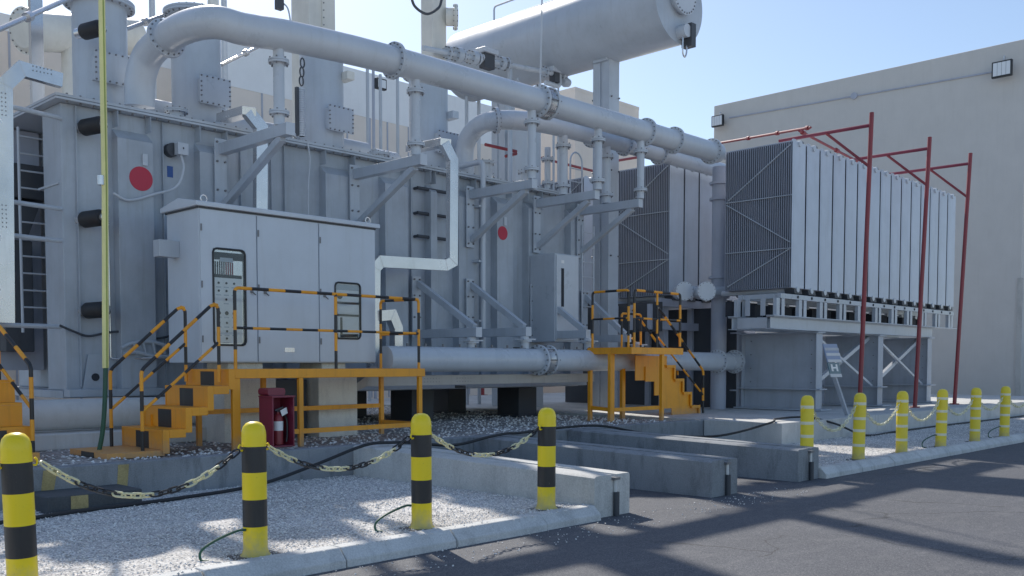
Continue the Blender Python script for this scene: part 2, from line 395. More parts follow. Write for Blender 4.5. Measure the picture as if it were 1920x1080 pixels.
# ------------------------------------------------------------------ concrete rail beams
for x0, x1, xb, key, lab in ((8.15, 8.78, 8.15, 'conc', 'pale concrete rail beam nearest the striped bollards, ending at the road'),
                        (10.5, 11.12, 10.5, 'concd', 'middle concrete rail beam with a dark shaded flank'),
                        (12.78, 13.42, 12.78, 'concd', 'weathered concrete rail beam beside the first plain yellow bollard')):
    t = thing('concrete_beam', lab, 'beam', (x0, 6.62, 0), 'concrete rail beams running to the road')
    b = MB(); zc, zf = .465, .56; xm = (x0+x1)/2+.03
    def sec(y, z): return [(x0, y, -.02), (x0, y, z-.02), (x0+.03, y, z), (xm-.045, y, z), (xm-.045, y, z-.05), (xm+.045, y, z-.05), (xm+.045, y, z), (x1-.02, y, z), (x1, y, z-.02), (x1, y, -.02)]
    a_, c_ = sec(6.62, zc), sec(10.99, zf); n = len(a_)
    b.add(a_+c_, [tuple(range(n)), tuple(range(2*n-1, n-1, -1))]+[(i, n+i, n+(i+1) % n, (i+1) % n) for i in range(n)])
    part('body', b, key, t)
    b = MB(); b.add([(xm-.042, 6.63, zc-.03), (xm+.042, 6.63, zc-.03), (xm+.042, 10.97, zf-.03), (xm-.042, 10.97, zf-.03)], [(0, 1, 2, 3)])
    b.box(xm-.042, xm+.042, 6.63, 6.66, zc-.045, zc-.031); part('rail', b, 'steel', t)
    b = MB(); b.tube([(xm, 6.585, .0), (xm, 6.585, .27)], .034, 14, 0); b.tube([(xm, 6.6, .27), (xm, 6.6, .40)], .02, 10, 1)
    b.box(xm-.05, xm+.05, 6.57, 6.625, .405, .435, 2); part('drain_pipe', b, ['dark', 'pad', 'bolt'], t)

# concrete step block in front of the bund wall
t = thing('concrete_step', 'low black step block with worn yellow patches against the bund wall', 'step', (4.3, 10.7, .13))
b = MB(); b.box(3.78, 4.8, 10.38, 10.992, .05, .31); part('block', b, 'blk', t, .015)
b = MB(); b.box(4.02, 4.2, 10.374, 10.38, .16, .3)
part('paint_patch', b, 'worn', t)
t = thing('painted_stripe', 'left worn yellow paint stripe on the bund wall above the step block', 'marking', (3.9, 10.99, .3), 'worn yellow stripes on the bund wall')
b = MB(); b.add([(3.93, 10.996, .2), (4.06, 10.996, .2), (4.12, 10.996, .53), (3.97, 10.996, .53)], [(0, 1, 2, 3)]); part('stripe', b, 'worn', t)
t = thing('painted_stripe', 'right worn yellow paint stripe on the bund wall beyond the step block', 'marking', (4.9, 10.99, .3), 'worn yellow stripes on the bund wall')
b = MB(); b.add([(4.78, 10.996, .22), (4.9, 10.996, .2), (4.93, 10.996, .53), (4.8, 10.996, .53)], [(0, 1, 2, 3)]); part('stripe', b, 'worn', t)

# ================================================================== TRANSFORMER TANK
T = thing('transformer_tank', 'huge grey transformer tank with ribs, pipe brackets and turrets on its lid', 'transformer', (11.8, 16.7, 1.3))
b = MB(); X0, X1, YF, YB, ZB, ZT = 5.78, 17.8, 15.0, 18.6, 1.3, 5.62
b.prism([(X0, YF, ZB), (X1, YF, ZB), (X1, YB, ZB), (X0+.55, YB, ZB), (X0+.55, YF+.72, ZB), (X0, YF+.72, ZB)], (0, 0, ZT-ZB))
part('tank_body', b, 'tank', T, .015)
b = MB(); b.box(X0-.14, X1+.1, YF-.2, YB+.1, ZT+.002, ZT+.035); b.box(X0-.14, X1+.1, YF-.2, YB+.1, ZT+.045, ZT+.085)
for i in range(60):
    x = X0+.05+i*.2; b.tube([(x, YF-.13, ZT-.03), (x, YF-.13, ZT+.12)], .016, 6, 1)
part('lid', b, ['grey', 'bolt'], T)
ribs = [(6.55, 7.12), (7.92, 8.45), (10.4, 11.1), (11.78, 12.35), (12.95, 13.12), (13.72, 14.25), (14.85, 15.35), (15.85, 16.35), (17.3, 17.76)]
for x0, x1 in ribs:
    b = MB(); b.box(x0, x1, YF-.2, YF+.01, ZB+.02, ZT-.42)
    b.prism([(x0, YF-.2, ZT-.419), (x0, YF+.01, ZT-.419), (x0, YF+.01, ZT-.25)], (x1-x0, 0, 0))
    for xx in (x0+.015, x1-.027): b.box(xx, xx+.012, YF-.19, YF+.01, ZT-.25, ZT)
    part('rib', b, 'tank', T, .012)
# plain stiffener lines
for x in (5.98, 7.35, 8.75, 9.35, 9.62, 12.55, 14.5):
    b = MB(); b.box(x, x+.014, YF-.06, YF+.005, ZB+.05, ZT-.02); part('stiffener', b, 'tank', T)
# end pocket shelf and lower base
b = MB(); b.box(X0-.02, X0+.5, YF+.1, YF+.9, 4.42, 4.45); part('shelf', b, 'grey', T)
b = MB()
b.box(X0-.05, X1+.05, YF-.25, YF-.02, ZB-.10, ZB+.02); b.box(X0-.05, X1+.05, YF+.02, YB, ZB-.12, ZB-.002); part('base_flange', b, 'tank', T, .01)
for x, y in ((8.48, 15.6), (10.83, 15.6), (13.1, 15.6), (8.48, 17.9), (10.83, 17.9), (13.1, 17.9), (16.2, 15.5), (16.2, 17.9)):
    b = MB(); b.box(x-.3, x+.3, y-.35, y+.35, .5, 1.17); b.box(x-.38, x+.38, y-.42, y+.42, .49, .54); part('support_foot', b, 'dark', T, .01)
# brackets that carry the pipes
def bracket(x, z, yend, upper, arm=.15):
    b = MB(); zp0, zp1 = (z-1.15, z+.12) if upper else (z-1.08, z+.15)
    b.box(x-.2, x+.02, YF-.27, YF-.235, zp0, zp1)                                   # bolted plate
    b.box(x-.16, x-.145, YF-.24, YF-.19, zp0, zp1); b.box(x-.03, x-.015, YF-.24, YF-.19, zp0, zp1)
    for zz in (zp0+.08, zp0+.42, zp1-.38, zp1-.06):
        for xx in (x-.16, x-.02): b.tube([(xx, YF-.30, zz), (xx, YF-.2, zz)], .02, 6, 1)
    if upper:
        b.bar((x-.05, YF-.271, z-.05), (x-.05, yend, z-.05), arm, arm+.03)
        b.bar((x-.05, YF-.26, z-1.0), (x-.05, yend+.22, z-.15), arm*.75, arm*.75)
        b.box(x-.05-arm/2-.004, x-.05+arm/2+.004, yend-.012, yend-.001, z-.145, z+.045, 2)
    else:
        zl = z-1.0
        b.bar((x-.05, YF-.271, zl), (x-.05, yend, zl), arm, arm+.02)
        b.bar((x-.05, YF-.26, z+.02), (x-.05, yend+.12, zl+.1), arm*.7, arm*.8)
        b.box(x-.05-arm/2-.004, x-.05+arm/2+.004, yend-.012, yend-.001, zl-.09, zl+.095, 2)
    return b
UB = [(8.35, 5.33, 12.72), (11.1, 5.3, 12.82), (14.08, 5.3, 12.95), (16.15, 5.36, 13.05), (17.66, 5.36, 13.02)]
LB = [(12.6, 3.30, 13.0), (14.07, 3.35, 13.1), (16.05, 3.35, 13.2), (17.83, 3.3, 13.45)]
for x, z, ye in UB: part('pipe_bracket', bracket(x, z, ye, True), ['grey', 'bolt', 'pale'], T, .008)
for x, z, ye in LB: part('pipe_bracket', bracket(x, z, ye, False), ['grey', 'bolt', 'pale'], T, .008)
# turrets
def ports(mbx, c, w, h, n=(6, 5)):
    x, y, z = c
    mbx.box(x-w/2, x+w/2, y, y+.25, z-h/2, z+h/2); mbx.box(x-w/2-.05, x+w/2+.05, y-.02, y-.001, z-h/2-.05, z+h/2+.05)
    for i in range(n[0]):
        xx = x-w/2-.02+(w+.04)*i/(n[0]-1)
        for zz in (z-h/2-.025, z+h/2+.025): mbx.tube([(xx, y-.045, zz), (xx, y+.01, zz)], .016, 6, 1)
    for j in range(1, n[1]):
        zz = z-h/2+h*j/n[1]
        for xx in (x-w/2-.025, x+w/2+.025): mbx.tube([(xx, y-.045, zz), (xx, y+.01, zz)], .016, 6, 1)
for i, (tx, dx, zt) in enumerate(((6.95, .1, 7.68), (8.68, .2, 7.95), (11.38, .2, 8.0), (14.2, .22, 8.05))):
    c = (tx, 16.3); r = .43
    b = MB(); b.cyl((c[0], c[1], ZT+.08), (c[0], c[1], zt), r, seg=40)
    b.cyl((c[0], c[1], ZT+.08), (c[0], c[1], ZT+.22), r+.1, seg=40); b.flange((c[0], c[1], ZT+.27), (0, 0, 1), r+.17, .035, 28, 40, br=.015)
    b.flange((c[0], c[1], zt), (0, 0, 1), r+.13, .04, 24, 40, br=.016)
    tu = part('turret', b, ['grey', 'bolt'], T)
    b = MB(); ports(b, (c[0]+dx-.14, c[1]-r-.12, ZT+.9), .5, .4); part('access_cover', b, ['grey', 'bolt'], tu, .006)
    if i in (2, 3):
        b = MB(); zz = 7.35 if i == 2 else 7.1; b.box(c[0]+.22, c[0]+.40, c[1]-r-.13, c[1]-r+.2, zz, zz+.16); part('terminal_box', b, 'cream' if i == 2 else 'pale', tu, .01)
    # small manhole stub behind
    b = MB(); b.cyl((c[0]+.78, 17.3, ZT+.08), (c[0]+.78, 17.3, ZT+1.0), .24, seg=24); b.flange((c[0]+.78, 17.3, ZT+1.0), (0, 0, 1), .33, .035, 14, 24)
    part('bushing_stub', b, ['grey', 'bolt'], T)
# lid pipe behind turrets and lid clutter
b = MB(); b.tube([(6.9, 17.0, 6.35), (13.0, 17.0, 6.35)], .17, 20); part('lid_pipe', b, 'grey', T)
for x, y, r, h in ((12.2, 15.5, .14, .22), (12.8, 15.9, .1, .3), (15.0, 15.4, .2, .45), (15.5, 15.8, .12, .3), (9.9, 15.4, .16, .2), (16.6, 15.6, .12, .5), (17.1, 16.1, .18, .25), (7.75, 15.25, .12, .2)):
    b = MB(); b.cyl((x, y, ZT+.08), (x, y, ZT+.08+h), r, seg=18); b.flange((x, y, ZT+.08+h), (0, 0, 1), r+.07, .025, 10, 18)
    part('lid_valve', b, ['grey', 'bolt'], T)
b = MB(); b.cyl((12.35, 15.9, ZT+.32), (12.9, 15.9, ZT+.32), .19, seg=20); b.lathe((12.9, 15.9, ZT+.32), (1, 0, 0), [(.19, 0), (.15, .08), (.0, .13)], 20); part('relief_valve', b, 'pale', T)
# red round patches
for u, v, x, r in ((265, 335, 0, .19), (943, 437, 0, .15)):
    p = P(u, v, Y=YF-.21); b = MB(); b.lathe((p.x, YF-.2015, p.z), (0, -1, 0), [(r, 0), (r*.99, .006), (0, .007)], 40)
    b.box(p.x+.02, p.x+.1, YF-.235, YF-.2, p.z+r+.02, p.z+r+.2, 1)
    part('round_patch', b, ['disc', 'pale'], T, label='flat red round patch')
p = P(319, 322, Y=YF-.005); b = MB(); b.box(p.x-.05, p.x+.05, YF-.006, YF+.001, p.z-.09, p.z+.09); part('sticker', b, 'blue', T, label='small blue plate')
# black capped jacking pins
for u, v, y in ((150, 241, YF), (150, 413, YF), (156, 583, YF), (150, 62, 15.75)):
    p = P(u, v, Y=y); b = MB(); a = Vector((.3, -1, .02)).normalized(); c = Vector((p.x, y, p.z))
    b.lathe(c-a*.05, a, [(.085, 0), (.085, .14)], 20, 1)
    b.lathe(c+a*.09, a, [(.115, 0), (.125, .02), (.125, .36), (.1, .40), (0, .405)], 24, 0)
    b.lathe(c+a*.49, a, [(.06, 0), (.06, .05), (.03, .06), (0, .061)], 12, 1)
    part('capped_pin', b, ['rubber', 'steel'], T, label='pin with ribbed black cap')
# bolts rods (three studs)
for v in (357, 403, 446):
    p = P(812, v, Y=YF-.12); b = MB(); b.tube([(p.x-.42, YF-.12, p.z), (p.x+.4, YF-.12, p.z)], .035, 10); b.tube([(p.x-.4, YF-.12, p.z), (p.x-.4, YF+.01, p.z)], .03, 8); part('stud', b, 'dark', T)
# lifting lug bottom-left
b = MB(); b.prism([(6.0, 14.99, 1.3), (6.45, 14.99, 1.3), (6.3, 14.99, 1.85), (6.1, 14.99, 1.85)], (0, -.04, 0)); b.tube([(6.2, 14.93, 1.5), (6.2, 14.96, 1.5)], .06, 14, 1); part('lug', b, ['tank', 'void'], T, .006)

# vertical small-bore pipe on the front
b = MB(); p0 = P(906, 640, Y=14.6); b.tube(fillet([(p0.x, 14.6, 2.0), (p0.x, 14.6, 5.95), (p0.x, 15.3, 5.95)], .12), .055, 14)
for zz in (2.6, 3.85, 5.0): b.box(p0.x-.12, p0.x+.09, 14.6, 14.99, zz, zz+.04, 1)
solo('drain_pipe', b, ['pale', 'grey'], 'thin vertical grey pipe on the tank front beside the smaller red patch', 'pipe', (p0.x, 14.6, 2.0))
b = MB(); p0 = P(207, 640, Y=14.95); b.tube([(p0.x, 14.95, 1.8), (p0.x, 14.95, 4.15)], .018, 8); b.tube(crom([(p0.x, 14.95, 1.8), (p0.x+.1, 14.9, 1.78), (p0.x+.6, 14.7, 1.8)], 5), .016, 8)
solo('conduit', b, 'steel', 'thin vertical conduit on the tank wall just right of the yellow pole', 'conduit', (p0.x, 14.95, 1.8))
def hang(pts, r, key, lab):
    b = MB(); b.tube(crom(pts, 8), r, 8); solo('loose_cable', b, key, lab, 'cable', pts[0])
hang([tuple(P(u, v, Y=14.9)) for u, v in ((112, 610), (135, 620), (165, 630), (200, 624), (230, 622), (262, 632), (300, 634), (345, 622))], .018, 'dark', 'dark cable sagging low across the left end of the tank')
hang([tuple(P(u, v, Y=14.76)) for u, v in ((578, 430), (578, 350), (581, 300), (577, 268))], .014, 'pale', 'thin pale cable clipped up the tank rib beside the second bracket')
hang([tuple(P(u, v, Y=14.9)) for u, v in ((742, 655), (800, 652), (880, 656), (960, 652), (1010, 657))], .016, 'dark', 'dark cable lying along the foot of the tank above the header pipe')
t = thing('cable_guard', 'small curved grey cable guard low on the tank behind the stair rail', 'guard', tuple(P(280, 660, Y=14.8)))
b = MB(); b.tube(crom([tuple(P(u, v, Y=14.75)) for u, v in ((228, 652), (250, 643), (285, 641), (325, 652))], 6), .03, 8); part('top_bar', b, 'grey', t)
b = MB(); b.tube(crom([tuple(P(u, v, Y=14.75)) for u, v in ((232, 664), (255, 660), (290, 668), (325, 668))], 6), .03, 8); part('lower_bar', b, 'grey', t)
for u in (250, 268, 286, 304):
    b = MB(); b.bar(tuple(P(u, 642, Y=14.75)), tuple(P(u+5, 664, Y=14.75)), .05, .02); part('rung', b, 'grey', t)
# gauge with its hanging lead
p = P(322, 283, Y=14.98)
t = thing('temperature_gauge', 'small pale gauge box on the tank wall above the blue plate', 'gauge', (p.x, 14.98, p.z))
b = MB(); b.cyl((p.x-.03, 15.0, p.z), (p.x-.03, 14.86, p.z), .11, seg=24); part('dial', b, 'dark', t)
b = MB(); b.box(p.x-.02, p.x+.16, 14.72, 14.85, p.z-.09, p.z+.1); b.box(p.x+.06, p.x+.08, 14.71, 14.72, p.z-.0, p.z+.03, 1); part('housing', b, ['pale', 'void'], t, .008)
q = P(212, 362, Y=14.75)
b = MB(); b.tube(crom([(p.x+.06, 14.78, p.z-.09), (p.x+.08, 14.75, p.z-.32), (p.x-.06, 14.74, p.z-.62), (p.x-.42, 14.74, p.z-.78), (q.x+.25, 14.74, q.z-.08), (q.x, 14.75, q.z)], 8), .02, 8); part('lead', b, 'pale', t)

# ------------------------------------------------------------------ cream bushing ducts on the lid
for i, (bx, by, w_, ht, lab) in enumerate(((11.88, 17.3, .66, 13.2, 'cream square duct rising behind the overhead pipe, seam down its middle'), (14.98, 17.0, .42, 13.2, 'narrow cream duct with a round side flange beside the conservator'),
                            (9.75, 17.6, .17, 12.0, 'slim cream mast behind the second turret'))):
    t = thing('bushing_duct', lab, 'duct', (bx, by, ZT+.09), 'cream ducts standing on the tank lid')
    b = MB(); b.box(bx-w_/2, bx+w_/2, by-w_/2, by+w_/2, ZT+.09, ht); part('duct', b, 'cream', t, .02)
    if i == 0:
        b = MB(); b.box(bx-.02, bx+.04, by-w_/2-.03, by-w_/2-.001, 7, ht-.1)
        for k in range(40): b.tube([(bx+.01, by-w_/2-.045, 7.1+k*.15), (bx+.01, by-w_/2-.02, 7.1+k*.15)], .014, 6, 1)
        part('seam', b, ['cream', 'bolt'], t)
    if i == 1:
        c = Vector((bx+.12, by-w_/2, 9.72)); b = MB(); a = Vector((.75, -.65, 0)).normalized(); c = Vector((bx+.2, by-.2, 9.72))
        b.cyl(c, c+a*.22, .2, seg=24); b.flange(c+a*.22, a, .29, .03, 14, 28); b.lathe(c+a*.25, a, [(.27, 0), (.2, .03), (0, .04)], 28); part('side_flange', b, ['cream', 'bolt'], t)
# cream cylinder at the left back
t = thing('gas_duct', 'cream horizontal cylinder with bolted end flange at the upper left', 'duct', (6.2, 20, 7.0))
p = P(50, 58, Y=19); b = MB(); a = Vector((.93, .3, .25)).normalized(); c = Vector((p.x, 19, p.z))
b.cyl(c, c+a*2.6, .36, seg=32); part('barrel', b, 'cream', t)
b = MB(); b.flange(c, a, .42, .04, 18, 32); b.lathe(c-a*.05, -a, [(.36, 0), (.3, .05), (0, .07)], 32); part('end_flange', b, ['cream', 'bolt'], t)
b = MB(); b.cyl((c.x+.9, c.y+.2, ZT), (c.x+.9, c.y+.2, c.z), .2, seg=20); part('support', b, 'cream', t)

# ------------------------------------------------------------------ overhead oil pipes
def pipething(name, label, path, r, flanges, coupl, posts, loc, group):
    t = thing(name, label, 'pipe', loc, group)
    b = MB(); b.tube(path, r, 32); part('pipe', b, 'pale', t)
    for c, a in flanges:
        b = MB(); b.flange(c, a, r+.075, .03, 18, 32); part('flange', b, ['pale', 'bolt'], t)
    for c, a in coupl:
        c = Vector(c); a = Vector(a).normalized(); b = MB()
        b.flange(c-a*.14, a, r+.085, .025, 16, 32); b.flange(c+a*.14, a, r+.085, .025, 16, 32)
        for k in range(5): b.lathe(c+a*(-.1+.05*k)-a*.02, a, [(r+.02, 0), (r+.05, .02), (r+.02, .04)], 32, 2)
        u = a.orthogonal().normalized(); v = a.cross(u)
        for k in range(8): d = u*math.cos(k*.785)+v*math.sin(k*.785); b.tube([c-a*.2+d*(r+.07), c+a*.2+d*(r+.07)], .012, 6, 1)
        part('expansion_coupling', b, ['pale', 'bolt', 'steel'], t)
    for x, y, z0, z1, rp in posts:
        b = MB(); b.cyl((x, y, z0), (x, y, z1), rp, seg=20)
        b.cyl((x, y, z0+.16), (x, y, z0+.19), rp+.07, seg=20); b.cyl((x, y, z0+.195), (x, y, z0+.22), rp+.07, seg=20)
        zt = z1-.3; b.cyl((x, y, zt), (x, y, zt+.03), rp+.075, seg=20); b.cyl((x, y, zt+.035), (x, y, zt+.06), rp+.075, seg=20)
        b.bolts((x, y, zt+.03), (0, 0, 1), rp+.05, 6, .014, .12, 1); b.bolts((x, y, z0+.19), (0, 0, 1), rp+.05, 6, .014, .1, 1)
        part('support_post', b, ['pale', 'bolt'], t)
    return t
RP = .235
pts = [P(262, 200, Y=15.35), P(263, 150, Y=15.3), P(278, 104, Y=15.1), P(312, 72, Y=14.5), P(352, 50, Y=13.8), P(405, 42, Y=13.2)]
pts = [tuple(p) for p in pts]+[(7.75, 13.03, 6.7), (8.6, 13, 6.78), (10.4, 13, 6.86), (14, 13, 6.9)]
path = crom(pts, 8)+[Vector((20.75, 13, 6.9))]
fl = [(pts[3], Vector(pts[3])-Vector(pts[2])), ((10.55, 13, 6.865), (1, 0, .03)), ((17.75, 13, 6.9), (1, 0, 0)), ((18.85, 13, 6.9), (1, 0, 0)), ((20.45, 13, 6.9), (1, 0, 0))]
pipething('oil_pipe', 'large overhead grey pipe nearest the viewer, arching down at its left end', path, RP, fl, [((14.35, 13, 6.9), (1, 0, 0))],
          [(x-.05, 13.02, z+.05, 6.72 if x > 9 else 6.62, .085) for x, z, ye in UB], (8.3, 13, 6.8), 'large overhead oil pipes')
pts2 = [P(872, 330, Y=15.4), P(872, 275, Y=15.4), P(893, 240, Y=15.0), P(930, 226, Y=14.4), (15.2, 14.05, 6.85), (16.4, 14, 6.88), (18, 14, 6.88)]
path = crom([tuple(p) for p in pts2], 8)+[Vector((20.3, 14, 6.88)), Vector((24.0, 14, 6.86))]
p3 = Vector(pts2[3])
pipething('oil_pipe', 'second overhead grey pipe, behind the nearer one and curving down to the lid', path, .2, [(p3, (1, -.6, .1)), ((17.1, 14, 6.88), (1, 0, 0)), ((18.3, 14, 6.88), (1, 0, 0)), ((19.7, 14, 6.88), (1, 0, 0))], [],
          [(16.1, 14.0, 5.42, 6.75, .1), (17.62, 14.0, 5.42, 6.75, .1), (16.7, 15.0, 5.7, 6.7, .07)], (15, 14, 6.8), 'large overhead oil pipes')
# low header pipe
t = pipething('oil_pipe', 'thick low grey header pipe running just above the tray at platform height', [(10.36, 13.05, 1.79), (21.75, 13.05, 1.77)], .225, [((20.9, 13.05, 1.77), (1, 0, 0)), ((21.72, 13.05, 1.77), (1, 0, 0))], [((14.4, 13.05, 1.785), (1, 0, 0))], [], (15, 13.05, 1.6), None)
for x, z, ye in LB:
    b = MB(); b.cyl((x-.05, 13.2, 1.95), (x-.05, 13.2, z-1.09), .09, seg=18); b.cyl((x-.05, 13.2, z-1.2), (x-.05, 13.2, z-1.17), .15, seg=18); b.box(x-.22, x+.12, 13.05, 13.35, z-1.165, z-1.14)
    part('hanger', b, ['pale'], t)
b = MB()
for x in np.arange(10.9, 17, .42): b.tube([(x, 13.1, 2.01), (x, 13.1, 2.07)], .02, 8); b.box(x-.1, x+.1, 13.08, 13.12, 2.0, 2.02)
part('fitting', b, 'bolt', t)
# two blind ends between the radiator banks
t = thing('drain_header', 'pair of round blind flanges on a short pipe between the radiator banks', 'pipe', (20.6, 13.4, 3.6))
for u in (1283, 1324):
    p = P(u, 546, Y=13.0 if u > 1300 else 13.6); b = MB(); a = Vector((-.62, -.78, 0)); c = Vector(p)
    b.cyl(c, c-a*.5, .17, seg=24); b.flange(c, a, .235, .03, 14, 30); b.lathe(c+a*.03, a, [(.23, 0), (.23, .02), (0, .021)], 30); part('blind_flange', b, ['pale', 'bolt'], t)
b = MB(); b.cyl((20.45, 13.9, 3.55), (21.6, 12.9, 3.55), .12, seg=18); part('link_pipe', b, 'grey', t)
# vertical manifold between banks
b = MB(); b.cyl((21.6, 13.45, .55), (21.6, 13.45, 6.75), .2, seg=28)
for zz in (3.4, 3.9, 5.9, 6.3): b.cyl((21.6, 13.45, zz), (21.6, 13.45, zz+.06), .27, seg=28)
solo('manifold_pipe', b, 'fin', 'thick upright grey pipe between front and second radiator banks', 'pipe', (21.6, 13.45, .55))
for x, y, lab in ((P(1342, 690, Y=14.2).x, 14.2, 'slim grey upright pipe left of the blue grey foundation plate'), (P(1383, 690, Y=13.35).x, 13.35, 'thick grey upright pipe beside the end of the low header pipe')):
    b = MB(); b.cyl((x, y, .55), (x, y, 3.0), .15, seg=22); b.cyl((x, y, 1.0), (x, y, 1.04), .22, seg=22); b.cyl((x, y, 2.5), (x, y, 2.54), .22, seg=22)
    solo('riser_pipe', b, 'fin', lab, 'pipe', (x, y, .55))

# ------------------------------------------------------------------ conservator
CX, CZ, CR, CY0, CY1 = 19.1, 10.15, .95, 13.1, 20.5
t = thing('conservator_tank', 'big horizontal grey cylinder on tall legs above the pipes', 'tank', (CX, 15.3, .55))
b = MB(); b.lathe((CX, CY0, CZ), (0, 1, 0), [(CR, 0), (CR, CY1-CY0-.3), (CR-.08, CY1-CY0-.12), (CR-.3, CY1-CY0-.02), (0, CY1-CY0)], 64); part('shell', b, 'grey', t)
b = MB(); b.lathe((CX, CY0-.06, CZ), (0, 1, 0), [(0, 0), (CR+.02, .001), (CR+.02, .055)], 64); part('end_plate', b, 'grey', t)
b = MB(); b.lathe((CX, CY0-.22, CZ+.12), (0, 1, 0), [(0, 0), (.46, .001), (.46, .06), (.40, .061), (.40, .18)], 44); b.bolts((CX, CY0-.2, CZ+.12), (0, 1, 0), .42, 26, .02, .07, 1); part('manhole', b, ['pale', 'bolt'], t)
b = MB(); b.cyl((CX+.0, CY0-.06, CZ-.72), (CX, CY0-.3, CZ-.72), .15, seg=20, m=0); b.box(CX+.1, CX+.28, CY0-.34, CY0-.06, CZ-1.05, CZ-.52, 1); b.tube(crom([(CX-.05, CY0-.2, CZ-.86), (CX-.05, CY0-.2, CZ-1.2), (CX+.03, CY0-.2, CZ-1.3), (CX+.1, CY0-.2, CZ-1.2), (CX+.12, CY0-.2, CZ-1.0)], 6), .02, 8, 2); part('level_gauge', b, ['pale', 'dark', 'steel'], t)
for y in (15.2, 18.8):
    b = MB(); b.box(CX-.2, CX+.2, y-.26, y-.03, .55, CZ-.82); b.box(CX-.2, CX+.2, y+.03, y+.26, .55, CZ-.82); b.box(CX-.17, CX+.17, y-.031, y+.031, .55, CZ-.82)
    for zz in (8.3, 6.5, 4.4):
        for xx in (-.15, .15):
            for yy in (-.3, .3): b.tube([(CX+xx, y+yy-.02, zz), (CX+xx, y+yy+.02, zz)], .025, 6, 1)
    part('leg', b, ['grey', 'bolt'], t, .01)
    b = MB(); b.box(CX-.26, CX+.26, y-.22, y+.22, CZ-.98, CZ-.83); part('saddle', b, 'grey', t, .01)
b = MB(); b.tube(fillet([(CX-.35, 18.8, CZ+.85), (CX-.35, 18.8, CZ+1.25), (CX-.35, 13.6, CZ+1.25), (CX-.35, 13.6, CZ+.85)], .1), .025, 8); part('top_rail', b, 'grey', t)
b = MB(); b.tube(fillet([(CX-.05, 16.7, CZ-.9), (CX-.05, 16.7, CZ-1.25), (CX-.6, 16.7, CZ-1.25)], .12), .06, 12); part('outlet', b, 'pale', t)
# relay and valve train
pa, pb_ = P(830, 97, Y=16.6), P(1062, 143, Y=16.7)
pa, pb_ = Vector(pa), Vector(pb_); ax = (pb_-pa).normalized()
t = thing('valve_train', 'row of flanged valves and relay on the thin pipe under the conservator', 'valve', tuple(pa))
b = MB(); b.tube([pa-ax*.6, pb_], .06, 14); part('pipe', b, 'pale', t)
L = (pb_-pa).length
for f, r, ln in ((.03, .15, .05), (.09, .17, .16), (.14, .13, .05), (.2, .17, .16), (.25, .15, .05), (.42, .16, .14), (.47, .17, .05), (.8, .14, .05), (.95, .13, .05)):
    c = pa+ax*L*f; b = MB(); b.cyl(c, c+ax*ln, r, seg=20); b.bolts(c+ax*ln/2, ax, r*.88, 8, .014, ln+.08, 1); part('valve', b, ['grey', 'bolt'], t)
b = MB(); c = pa+ax*L*.33; b.box(c.x-.24, c.x+.24, c.y-.16, c.y+.16, c.z+.14, c.z+.26); b.box(c.x-.18, c.x+.16, c.y-.1, c.y+.1, c.z-.2, c.z+.14, 1); b.cyl((c.x-.2, c.y, c.z+.02), (c.x+.18, c.y, c.z+.02), .1, seg=16); part('relay', b, ['pale', 'dark'], t, .01)
b = MB(); c = pa+ax*L*.88; b.box(c.x-.16, c.x+.2, c.y-.15, c.y+.15, c.z+.02, c.z+.2); b.box(c.x-.05, c.x+.15, c.y-.1, c.y+.1, c.z-.22, c.z+.02, 1); part('relay', b, ['pale', 'dark'], t, .01)
b = MB(); b.cyl((c.x+.02, c.y, 6.0), (c.x+.02, c.y, c.z-.2), .03, seg=8); b.cyl((c.x+.2, c.y, 6.0), (c.x+.2, c.y, c.z-.2), .025, seg=8); b.bar((c.x-.8, c.y, c.z-1.4), (c.x-1.35, c.y, c.z-.4), .05, .05); b.cyl((c.x-1.6, c.y, 5.7), (c.x-1.6, c.y, c.z-.15), .06, seg=10); part('strut', b, 'grey', t)
b = MB(); b.lathe(pb_-Vector((.05, 0, .16)), (1, 0, 0), [(0, -.1), (.1, -.1), (.13, 0), (.1, .14), (0, .15)], 18); part('breather', b, 'grey', t)
# wire stay
p0, p1 = P(1018, -60, Y=12.5), P(1013, 165, Y=12.9)
b = MB(); b.tube([tuple(p0), (p0.x, 12.52, p0.z-.5), tuple(p1), (p1.x, 12.95, p1.z-.4)], .016, 8); solo('earthing_rod', b, 'pale', 'thin vertical rod crossing in front of the conservator', 'rod', tuple(p1))
# drum behind
b = MB(); c = P(985, 300, Y=17.9); b.cyl((c.x, 17.9, 3), (c.x, 17.9, P(985, 243, Y=17.9).z), .42, seg=32); b.cyl((c.x, 17.9, P(985, 243, Y=17.9).z), (c.x, 17.9, P(985, 239, Y=17.9).z), .47, seg=32, m=1)
b.box(c.x-.4, c.x+.4, 17.6, 18.2, .5, 3.0)
solo('expansion_vessel', b, ['grey', 'pale'], 'upright grey drum with pale rim under the second pipe', 'tank', (c.x, 17.9, .5))

